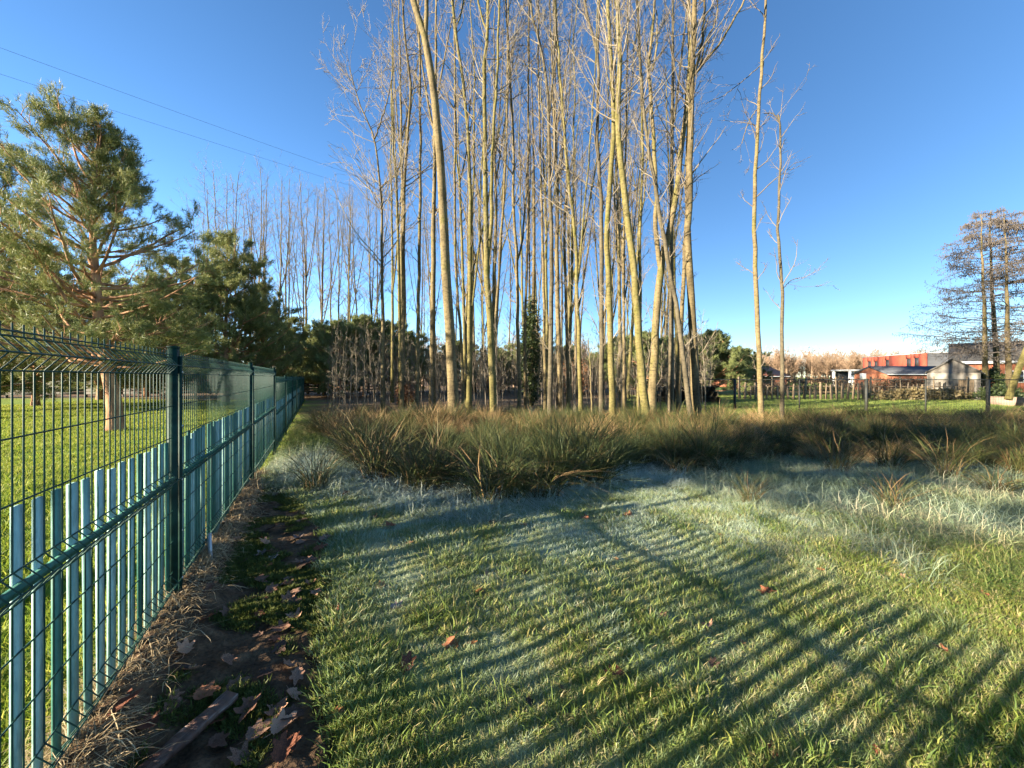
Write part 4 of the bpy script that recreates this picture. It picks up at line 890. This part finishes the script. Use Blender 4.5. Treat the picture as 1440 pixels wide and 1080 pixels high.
for i in range(len(allp) - 1):
    a, b = allp[i], allp[i + 1]; tb = TB(); hs_ = []
    for z in np.linspace(0.0, 1.33, 9): hs_.append([[a[0], a[1], z], [b[0], b[1], z]])
    tb.add(np.array(hs_), np.full((9, 2), 0.0035), 3)
    tv = np.linspace(0, 1, 25)[1:-1]; vs = np.array([[[*(a + (b - a) * t_), -0.05], [*(a + (b - a) * t_), 1.33]] for t_ in tv]); tb.add(vs, np.full((len(tv), 2), 0.003), 3)
    o = tb.build('wire_mesh', M_dark, mf); o['kind'] = 'stuff'
    TB().add(np.array([[[a[0], a[1], 1.345], [b[0], b[1], 1.345]]]), np.full((1, 2), 0.022), 6).build('top_rail', M_dark, mf)

# stake fence beyond it
wf = empty('stake_fence', (0, 0, 0)); tag(wf, 'weathered stake fence in front of the grey shed', 'fence')
for i in range(46):
    px = 1040 + i * 7.6; Y = 27.5 - 1.0 * (i / 46); xx = (px - CX) / FPX * Y; h = rng.uniform(0.7, 1.15) if i % 6 else 1.5
    b = MB(); ww = rng.uniform(0.05, 0.12); b.hexa(np.array([[-ww, -.02, -0.3], [ww, -.02, -0.3], [ww, .02, -0.3], [-ww, .02, -0.3]]), np.array([[-ww * .6, -.02, h], [ww * .6, -.02, h], [ww * .6, .02, h], [-ww * .6, .02, h]]))
    o = b.build('stake', M_thinwood, wf); o.location = (xx, Y, 0); o.rotation_euler = (rng.normal(0, .04), rng.normal(0, .06), rng.normal(0, .3))
for zr in (0.4, 0.8):
    a = at(1040, 0, 27.5); b_ = at(1386, 0, 26.5); TB().add(np.array([[[a[0], 27.53, zr], [b_[0], 26.53, zr]]]), np.full((1, 2), 0.03), 5).build('rail', M_thinwood, wf)

# ------------------------------------------------------------------ buildings on the right
def brick_mat(name, c1, c2, mortar, sx=4.5):
    m, n, l, out = new_mat(name)
    tc = nd(n, 'ShaderNodeTexCoord'); sp = nd(n, 'ShaderNodeSeparateXYZ'); l.new(tc.outputs['Object'], sp.inputs[0])
    ad = nd(n, 'ShaderNodeMath', operation='ADD'); l.new(sp.outputs[0], ad.inputs[0]); l.new(sp.outputs[1], ad.inputs[1])
    cb = nd(n, 'ShaderNodeCombineXYZ'); l.new(ad.outputs[0], cb.inputs[0]); l.new(sp.outputs[2], cb.inputs[1])
    br = nd(n, 'ShaderNodeTexBrick'); br.inputs['Scale'].default_value = sx; br.inputs['Color1'].default_value = (*c1, 1); br.inputs['Color2'].default_value = (*c2, 1); br.inputs['Mortar'].default_value = (*mortar, 1); br.inputs['Mortar Size'].default_value = 0.012
    l.new(cb.outputs[0], br.inputs['Vector']); b = nd(n, 'ShaderNodeBsdfPrincipled'); b.inputs['Roughness'].default_value = 0.9; l.new(br.outputs[0], b.inputs['Base Color']); l.new(b.outputs[0], out.inputs[0]); return m
M_brick = brick_mat('red_brick', (0.30, 0.048, 0.022), (0.25, 0.038, 0.02), (0.24, 0.07, 0.045))
M_brick_o = brick_mat('orange_brick', (0.32, 0.11, 0.05), (0.27, 0.085, 0.042), (0.26, 0.16, 0.11))
M_clad = noise_mat('grey_cladding', [(0.035, 0.038, 0.045), (0.055, 0.06, 0.068)], 2, 0.7, stretch=(0.3, 0.3, 6))
M_roof = noise_mat('slate_roof', [(0.05, 0.055, 0.065), (0.085, 0.09, 0.10)], 3, 0.8, 0.3, 12)
M_tile = noise_mat('dark_tile', [(0.06, 0.058, 0.055), (0.10, 0.095, 0.085)], 3, 0.85, 0.3, 12)
M_glass = noise_mat('window_glass', [(0.02, 0.025, 0.03), (0.05, 0.055, 0.06)], 1, 0.15, spec=0.6)
M_white = noise_mat('white_paint', [(0.68, 0.68, 0.66), (0.78, 0.78, 0.76)], 3, 0.7)
M_render = noise_mat('stained_render', [(0.07, 0.06, 0.05), (0.19, 0.175, 0.15), (0.28, 0.265, 0.235)], 1.6, 0.95, 0.3, 14, detail=10)
M_tarp = noise_mat('grey_sheet', [(0.30, 0.31, 0.32), (0.42, 0.43, 0.44)], 2, 0.7)

def quad_prism(mb, foot, z0, z1):
    f = np.array(foot); mb.hexa(np.column_stack([f, np.full(4, z0)]), np.column_stack([f, np.full(4, z1)])); return mb

# red brick block with flat roof
Rr_ = np.array([64.5, 60.0]); Lf = np.array([68.9, 75.6]); back = np.array([34.0, 4.0]); c0 = Rr_.copy()
bb = empty('brick_building', (*c0, 0)); tag(bb, 'red brick flat-roofed block with five dark windows', 'building')
zt = 5.2
e1 = (Lf - Rr_) / np.linalg.norm(Lf - Rr_); e2 = np.array([e1[1], -e1[0]]); Ln = np.linalg.norm(Lf - Rr_)
if e2[0] < 0: e2 = -e2
pts = [np.zeros(2), e2 * 26, e2 * 26 + e1 * Ln, e1 * Ln]
quad_prism(MB(), [p_ + e2 * 0.25 * (i in (0, 3)) for i, p_ in enumerate(pts)], -0.5, zt - 0.05).build('core_wall', M_clad, bb)
wal = MB()
wins = [(1222, 508, 519), (1231, 508, 518), (1247, 506, 518), (1277, 504, 517), (1288, 503, 516)]
ws = []
for wpx, wt, wb in wins:
    u = (wpx - CX) / FPX                          # where the ray at this bearing meets the facade
    s_ = (Rr_[0] - u * Rr_[1]) / (u * e1[1] - e1[0]); Yw = Rr_[1] + s_ * e1[1]
    ws.append((s_, EYE - (wb - HY) / FPX * Yw, EYE - (wt - HY) / FPX * Yw))
ws.sort(); hw_ = 0.55
cur = 0.0
def slab(s0, s1, z0, z1, n0, n1):
    c = [e1 * s0 + e2 * n0, e1 * s0 + e2 * n1, e1 * s1 + e2 * n1, e1 * s1 + e2 * n0]
    return np.column_stack([c, np.full(4, z0)]), np.column_stack([c, np.full(4, z1)])
for s_, zb_, zt_ in ws:
    wal.hexa(*slab(cur, s_ - hw_, -0.5, zt, 0, 0.24)); wal.hexa(*slab(s_ - hw_, s_ + hw_, -0.5, zb_, 0, 0.24)); wal.hexa(*slab(s_ - hw_, s_ + hw_, zt_, zt, 0, 0.24)); cur = s_ + hw_
wal.hexa(*slab(cur, Ln, -0.5, zt, 0, 0.24)); wal.build('brick_wall', M_brick, bb)
for s_, zb_, zt_ in ws:
    f = MB(); f.hexa(*slab(s_ - hw_ + .01, s_ + hw_ - .01, zb_ + .01, zb_ + .09, .12, .2)); f.hexa(*slab(s_ - hw_ + .01, s_ + hw_ - .01, zt_ - .09, zt_ - .01, .12, .2)); f.hexa(*slab(s_ - hw_ + .01, s_ - hw_ + .09, zb_ + .09, zt_ - .09, .12, .2)); f.hexa(*slab(s_ + hw_ - .09, s_ + hw_ - .01, zb_ + .09, zt_ - .09, .12, .2))
    fo = f.build('window', M_clad, bb); g = MB(); g.hexa(*slab(s_ - hw_ + .09, s_ + hw_ - .09, zb_ + .09, zt_ - .09, .15, .17)); g.build('pane', M_glass, fo)
MB().hexa(*slab(-0.05, Ln + .05, zt, zt + 0.09, -0.05, 26.1)).build('roof_edge', M_tarp, bb)

# low pitched building in front of it
def gable_house(name, cx, cy, rz, Lx, Wy, zw, zr, mw, mr, lab, cat='building', extra=None, over=0.25):
    r = empty(name, (cx, cy, 0), rz); tag(r, lab, cat); hx, hy = Lx / 2, Wy / 2
    m = MB(); v = np.array([[-hx, -hy, -.5], [hx, -hy, -.5], [hx, hy, -.5], [-hx, hy, -.5], [-hx, -hy, zw], [hx, -hy, zw], [hx, hy, zw], [-hx, hy, zw], [-hx, 0, zr], [hx, 0, zr]])
    m.add(v, [(0, 1, 5, 4), (2, 3, 7, 6), (4, 5, 9, 8), (6, 7, 8, 9), (3, 2, 1, 0)], [(4, 8, 7), (5, 6, 9)]); m.add(v, [(3, 0, 4, 7), (1, 2, 6, 5)]); m.build('wall', mw, r)
    sl = (zr - zw) / hy; th = 0.12
    for sgn in (-1, 1):
        a = np.array([[-hx - over, sgn * (hy + over), zw - sl * over + .02], [hx + over, sgn * (hy + over), zw - sl * over + .02], [hx + over, 0, zr + .02], [-hx - over, 0, zr + .02]])
        if sgn > 0: a = a[::-1]
        b = a + np.array([0, 0, th]); MB().hexa(a, b).build('roof_slope', mr, r)
        g = TB().add(np.array([[[-hx - over, sgn * (hy + over + .04), zw - sl * over + .04], [hx + over, sgn * (hy + over + .04), zw - sl * over + .04]]]), np.full((1, 2), .05), 6); g.build('gutter', M_white, r)
    return r
lo = gable_house('low_building', 45.6, 45.0, 0, 7.4, 4.0, 1.8, 2.6, M_brick_o, M_roof, 'low orange brick building with dark pitched roof before the red block')
s = MB(); s.box((-3.72, 0.9, 1.55), (0.05, 0.8, 0.7)); s.build('white_panel', M_white, lo)
sh = gable_house('garden_shed', 33.0, 28.9, R(43), 5.0, 2.5, 1.75, 2.66, M_render, M_tile, 'small grey rendered shed with stained gable behind the meadow fence', 'shed', over=0.1)
dr = MB(); dr.box((-2.53, -0.6, 0.5), (0.05, 0.7, 1.5)); dr.build('door', M_thinwood, sh)
ho = gable_house('tiled_house', *at(1446, 0, 43)[:2], R(-49), 11.0, 9.0, 3.3, 5.4, M_brick_o, M_tile, 'brick house with broad dark tiled roof at the right edge', 'house', over=0.4)
fa = MB(); fa.box((0, -4.95, 3.02), (11.6, 0.05, 0.2)); fa.build('fascia', M_white, ho)
for i, xw in enumerate((-3.8, -1.2, 1.6)):
    f = MB(); f.box((xw, -4.52, 1.5), (1.3, 0.06, 1.3)); fo = f.build('window', M_white, ho); g = MB(); g.box((xw, -4.56, 1.5), (1.1, 0.03, 1.1)); g.build('pane', M_glass, fo)
cp = empty('carport', (*at(1197, 0, 58)[:2], 0)); tag(cp, 'open carport with flat grey roof and white posts left of the red block', 'carport')
b = MB(); b.box((0, 0, 2.45), (3.4, 3.4, 0.22)); b.build('roof', M_tarp, cp)
for dx in (-1.4, 1.4):
    for dy in (-1.4, 1.4):
        b = MB(); b.box((dx, dy, 0.95), (0.28, 0.28, 2.78)); b.build('post', M_white, cp)
b = MB(); b.box((0, 1.6, 0.95), (3.2, 0.12, 2.75)); b.build('back_wall', M_clad, cp)
gable_house('far_house', *at(1052, 0, 62)[:2], R(12), 7.5, 7.0, 1.6, 3.1, M_brick_o, M_brick_o, 'small orange house behind the taller lone bare tree', 'house')
# low pale wall by the right edge
lw = MB(); a = at(1392, 0, 22)[:2]; b_ = at(1475, 0, 20)[:2]; dd = (b_ - a) / np.linalg.norm(b_ - a); nn = np.array([-dd[1], dd[0]]) * .12
quad_prism(lw, [a - nn, b_ - nn, b_ + nn, a + nn], -.2, 0.32); quad_prism(lw, [a - nn * 1.3, b_ - nn * 1.3, b_ + nn * 1.3, a + nn * 1.3], .32, .36)
lw = lw.build('garden_wall', noise_mat('pale_pink_stone', [(0.22, 0.15, 0.115), (0.30, 0.22, 0.175)], 3, 0.9, .3)); tag(lw, 'low pale pinkish wall at the right edge beyond the meadow fence', 'wall')
# log stack and lamp mast
lg = empty('log_stack', (*at(965, 0, 24)[:2], -0.1)); tag(lg, 'dark stack of logs behind the trunks at the right of the wood', 'logs')
for r_ in range(3):
    for c in range(11 - r_):
        b = TB().add(np.array([[[-1.9 + c * .36 + r_ * .18, -0.6, 0.2 + r_ * .31], [-1.9 + c * .36 + r_ * .18 + .03, 0.6, 0.2 + r_ * .31]]]), np.full((1, 2), 0.17), 9)
        o = b.build('log', M_bark_dark, lg)
        cv, cq = np.array([[0, 0, 0]]), None
mast = empty('floodlight_mast', (*at(1135, 0, 150)[:2], 0)); tag(mast, 'far thin mast carrying two pale floodlights above the tree line', 'mast')
TB().add(np.array([[[0, 0, -1], [0, 0, 13.2]]]), np.array([[0.09, 0.05]]), 6).build('pole', M_tarp, mast)
for z in (10.4, 12.9):
    b = MB(); b.box((0, -0.1, z), (1.5, 0.35, 0.5)); b.box((0, 0.05, z - .32), (0.3, 0.2, 0.2)); b.build('floodlight', M_white, mast)

# ------------------------------------------------------------------ alders at the right edge
def alder(px, Y, pyt, seed, lab, r0=0.13):
    rg = np.random.default_rng(seed); b0 = at(px, 0, Y); H = EYE + (HY - pyt) / FPX * Y; m = 20; q = np.linspace(0, 1, m)
    S = np.stack([np.cumsum(rg.normal(0, .03, m)) * q - 0.5 * q, np.cumsum(rg.normal(0, .03, m)) * q, -0.2 + (H + .2) * q], 1); rr = r0 * (1 - .88 * q)
    root = empty('alder_tree', (b0[0], Y, 0)); tag(root, lab, 'tree', 'alders at the right edge')
    TB().add(S[None], rr[None], 8).build('trunk', M_bark, root)
    n = 52; t = rg.uniform(0.2, 0.99, n)[None]; b, _ = at_t(S[None], t); b = b[0]; t = t[0]
    az = rg.uniform(0, 6.28, n); L = H * 0.36 * np.interp(t, [0, .3, .6, 1], [1.0, 1.0, .72, .15]) * rg.uniform(.6, 1.15, n)
    d = np.stack([np.cos(az), np.sin(az), np.full(n, 0.18)], 1); d /= np.linalg.norm(d, axis=1, keepdims=True)
    tb = TB(); P1, R1 = grow(b, d, L, np.clip(.012 * L, .008, .03), 7, -0.035, .10, .3, rg); tb.add(P1, R1, 4)
    k = 12; tt = rg.uniform(.2, 1, (n, k)); bb_, tn = at_t(P1, tt); bb_ = bb_.reshape(-1, 3); tn = tn.reshape(-1, 3); LL = np.repeat(L, k) * .26 * rg.uniform(.5, 1.3, n * k)
    dd = side_dirs(tn, rg.uniform(.5, 1.0, n * k), rg); dd[:, 2] *= .4
    P2, R2 = grow(bb_, dd, LL, np.full(n * k, .008), 4, -.03, .2, .5, rg); tb.add(P2, R2, 3)
    tt = rg.uniform(.2, 1, (n * k, 5)); b3, t3 = at_t(P2, tt); b3 = b3.reshape(-1, 3); P3, R3 = grow(b3, side_dirs(t3.reshape(-1, 3), rg.uniform(.5, 1.2, len(b3)), rg), rg.uniform(.12, .35, len(b3)), np.full(len(b3), .007), 3, -.05, .2, .6, rg); tb.add(P3, R3, 3)
    c = P3[:, -1]; P4 = np.stack([c, c - np.array([0, 0, .09])], 1); tb.add(P4, np.full((len(c), 2), .014), 3)      # catkins and cones
    tb.build('crown', M_ald, root); return root
M_ald = noise_mat('alder_twigs', [(0.055, 0.048, 0.043), (0.09, 0.077, 0.067), (0.125, 0.108, 0.092)], 2, .9)
alder(1387, 27, 302, 501, 'tall leaning alder with drooping twiggy boughs, left of the right-edge group', .17)
alder(1403, 28, 296, 502, 'second alder of the right-edge group, trunk close to the third', .19)
alder(1420, 26.5, 300, 503, 'third alder of the right-edge group with mossy foot', .18)
alder(1462, 27, 285, 504, 'alder cut off by the right edge of the photo', .18)
lt = TB().add(np.array([[at(1418, 562, 20), at(1432, 520, 20), at(1452, 470, 20), at(1475, 400, 20)]]), np.array([[.15, .13, .11, .08]]), 9).build('trunk', M_bark_moss, None)
lr = empty('leaning_tree', at(1418, 562, 20)); lt.parent = lr; lt.matrix_parent_inverse.identity(); lt.location = -Vector(lr.location); tag(lr, 'pale mossy trunk leaning out of the right edge of the photo', 'tree')

# ------------------------------------------------------------------ hedge, far wood, undergrowth
def bush_mesh(name, seed, n, rx, ry, rz_, ls, mat, woody=None):
    rg = np.random.default_rng(seed); a = rg.normal(size=(n, 3)); a /= np.linalg.norm(a, axis=1, keepdims=True); r = rg.uniform(.35, 1, n) ** .6
    lump = 1 + .25 * np.sin(a[:, 0] * 5 + seed) * np.cos(a[:, 2] * 6 + a[:, 1] * 4); c = a * (r * lump)[:, None] * np.array([rx, ry, rz_]); c[:, 2] += rz_ * .85
    c = c[c[:, 2] > 0]; n = len(c); d = rg.normal(size=(n, 3)); d /= np.linalg.norm(d, axis=1, keepdims=True); p = np.cross(d, rg.normal(size=(n, 3))); p /= np.linalg.norm(p, axis=1, keepdims=True)
    V = np.stack([c, c + d * ls * .5 + p * ls * .3, c + d * ls, c + d * ls * .5 - p * ls * .3], 1).reshape(-1, 3); F = np.arange(len(V)).reshape(-1, 4)
    return mesh_obj(name, V, F, mat, attrs={'tint': np.repeat(rg.random(n), 4)})
M_ivy = needle_mat('ivy_leaves', [(0.02, 0.035, 0.012), (0.04, 0.06, 0.02), (0.07, 0.085, 0.03)])
M_brown = needle_mat('dead_beech_leaves', [(0.12, 0.06, 0.03), (0.22, 0.11, 0.05), (0.30, 0.16, 0.08)])
M_hedge = needle_mat('winter_hedge', [(0.10, 0.06, 0.04), (0.16, 0.10, 0.06), (0.20, 0.15, 0.08)])
M_pale = needle_mat('pale_dry_stems', [(0.12, 0.095, 0.045), (0.18, 0.145, 0.07), (0.23, 0.185, 0.10)])
def bush(px, Y, seed, n, rx, ry, rz_, ls, mat, lab, name='shrub', cat='shrub'):
    r = bush_mesh(name, seed, n, rx, ry, rz_, ls, mat); r.location = (*at(px, 0, Y)[:2], -0.1); tag(r, lab, cat); return r
bush(1272, 30.5, 601, 6000, 3.9, .8, .8, .14, M_hedge, 'long brown leafless hedge before the low orange brick building', 'hedge', 'hedge')
bush(1388, 28, 602, 3500, 1.1, 1.0, 1.2, .16, M_ivy, 'dark green ivy bush growing against the grey shed')
bush(1405, 25, 603, 2500, 1.3, .8, .55, .14, M_ivy, 'low dark shrub at the foot of the alders')
bush(1075, 33, 604, 2000, 2.2, .8, .6, .16, M_hedge, 'low brown shrub behind the taller lone bare tree')
bush(1150, 36, 605, 3000, 3.6, 1.0, .9, .16, M_hedge, 'brown bramble mound in the gap right of the lone bare trees')
bush(1295, 26.2, 606, 2600, 3.3, .35, .42, .22, M_pale, 'pale dry reeds along the stake fence', 'reeds', 'reeds')
bush(571, 20, 607, 900, .6, .6, .7, .13, M_brown, 'small shrub with brown dead leaves left of the thick curved trunk')
bush(808, 34, 608, 2200, 1.7, 1.2, 1.7, .18, M_brown, 'orange-brown shrub far back in the wood')
bush(690, 33, 609, 1600, 1.3, 1.0, 1.2, .16, M_brown, 'dull brown shrub behind the twin mossy stems')
# ivy-covered trunk in the wood
iv = empty('ivy_tree', (*at(746, 0, 21)[:2], 0)); tag(iv, 'trunk thickly covered with dark ivy in the middle of the wood', 'tree')
q = np.linspace(0, 1, 12); TB().add(np.stack([0.2 * np.sin(q * 3), 0 * q, -.2 + 19 * q], 1)[None], (0.13 * (1 - .8 * q))[None], 7).build('trunk', M_bark, iv)
o = bush_mesh('ivy', 610, 6500, .55, .55, 3.1, .14, M_ivy); o.parent = iv

# undergrowth of saplings and the far wood: masses nobody could count
def simple_tree_obj(name, seed, H, r0, n1, len1, mat, n2=6, n3=3, tw=.012):
    rg = np.random.default_rng(seed); m = 10; q = np.linspace(0, 1, m); S = np.stack([np.cumsum(rg.normal(0, .05, m)) * q, np.cumsum(rg.normal(0, .05, m)) * q, -.2 + H * q], 1); rr = r0 * (1 - .8 * q)
    tb = bare_crown([S], [rr], rg, n1=n1, start=.25, len1=len1, n2=n2, n3=n3, tw=tw, low=0); tb.add(S[None], rr[None], 5); return tb.build(name, mat)
M_far = noise_mat('far_twigs', [(0.16, 0.105, 0.07), (0.24, 0.165, 0.11), (0.30, 0.22, 0.15)], .3, .95, coord='Object')
far_src = source('far_trees', [simple_tree_obj('far_tree', 700 + i, 9, .16, 40, 3.4, M_far, 7, 4, .02) for i in range(4)])
x = []; y = []; 
for _ in range(420):
    px = rng.uniform(1010, 1330); Y = rng.uniform(95, 150); x.append((px - CX) / FPX * Y); y.append(Y)
for _ in range(260):
    px = rng.uniform(-200, 1010); Y = rng.uniform(62, 100); x.append((px - CX) / FPX * Y); y.append(Y)
for _ in range(120):
    px = rng.uniform(1330, 1700); Y = rng.uniform(95, 150); x.append((px - CX) / FPX * Y); y.append(Y)
x = np.array(x); y = np.array(y)
o = scatter('far_wood', x, y, np.zeros(len(x)), rng.uniform(0, 6.28, len(x)), np.zeros(len(x)), rng.uniform(.6, .95, len(x)), far_src, 4); tag(o, 'distant brown winter woodland along the horizon', 'woodland', kind='stuff')
sap_src = source('saplings', [simple_tree_obj('sapling', 720 + i, 4.5, .022, 26, 1.0, M_twig, 4, 2, .005) for i in range(4)])
px = rng.uniform(455, 1000, 520); y = rng.uniform(15, 46, 520); x = (px - CX) / FPX * y; k = fence_d(x, y) > .5; x, y = x[k], y[k]
o = scatter('saplings', x, y, gz(x, y), rng.uniform(0, 6.28, len(x)), rng.normal(0, .06, len(x)), rng.uniform(.35, 1.15, len(x)), sap_src, 4); tag(o, 'thin undergrowth of bare saplings between the trunks', 'undergrowth', kind='stuff')

# plank fence behind the left lawn
lf = empty('plank_fence', (0, 0, 0)); tag(lf, 'grey plank fence in the shade at the back of the left lawn', 'fence')
M_gplank = noise_mat('grey_planks', [(0.05, 0.047, 0.042), (0.085, 0.08, 0.072), (0.12, 0.112, 0.10)], 3, .9, .3, 20, stretch=(.5, .5, 6))
A_ = np.array([-48.0, 27.0]); B_ = np.array([-16.5, 34.0]); n = 13
for i in range(n + 1):
    p = A_ + (B_ - A_) * i / n; b = MB(); b.box((p[0], p[1], .8), (.12, .12, 2.0)); b.build('post', M_gplank, lf)
dv = (B_ - A_) / np.linalg.norm(B_ - A_); ang = math.atan2(dv[1], dv[0]); Mz = np.array([[math.cos(ang), -math.sin(ang), 0], [math.sin(ang), math.cos(ang), 0], [0, 0, 1]])
for i in range(n):
    c = A_ + (B_ - A_) * (i + .5) / n; Lp = np.linalg.norm(B_ - A_) / n
    for j in range(7):
        b = MB(); b.box((c[0] + .08 * dv[1], c[1] - .08 * dv[0], .2 + j * .235 + rng.normal(0, .008)), (Lp - .02, .03, .2), Mz); b.build('plank', M_gplank, lf)
print('objects', len(sc.objects), 'tris', sum(len(me.loops) - 2 * len(me.polygons) for me in bpy.data.meshes))
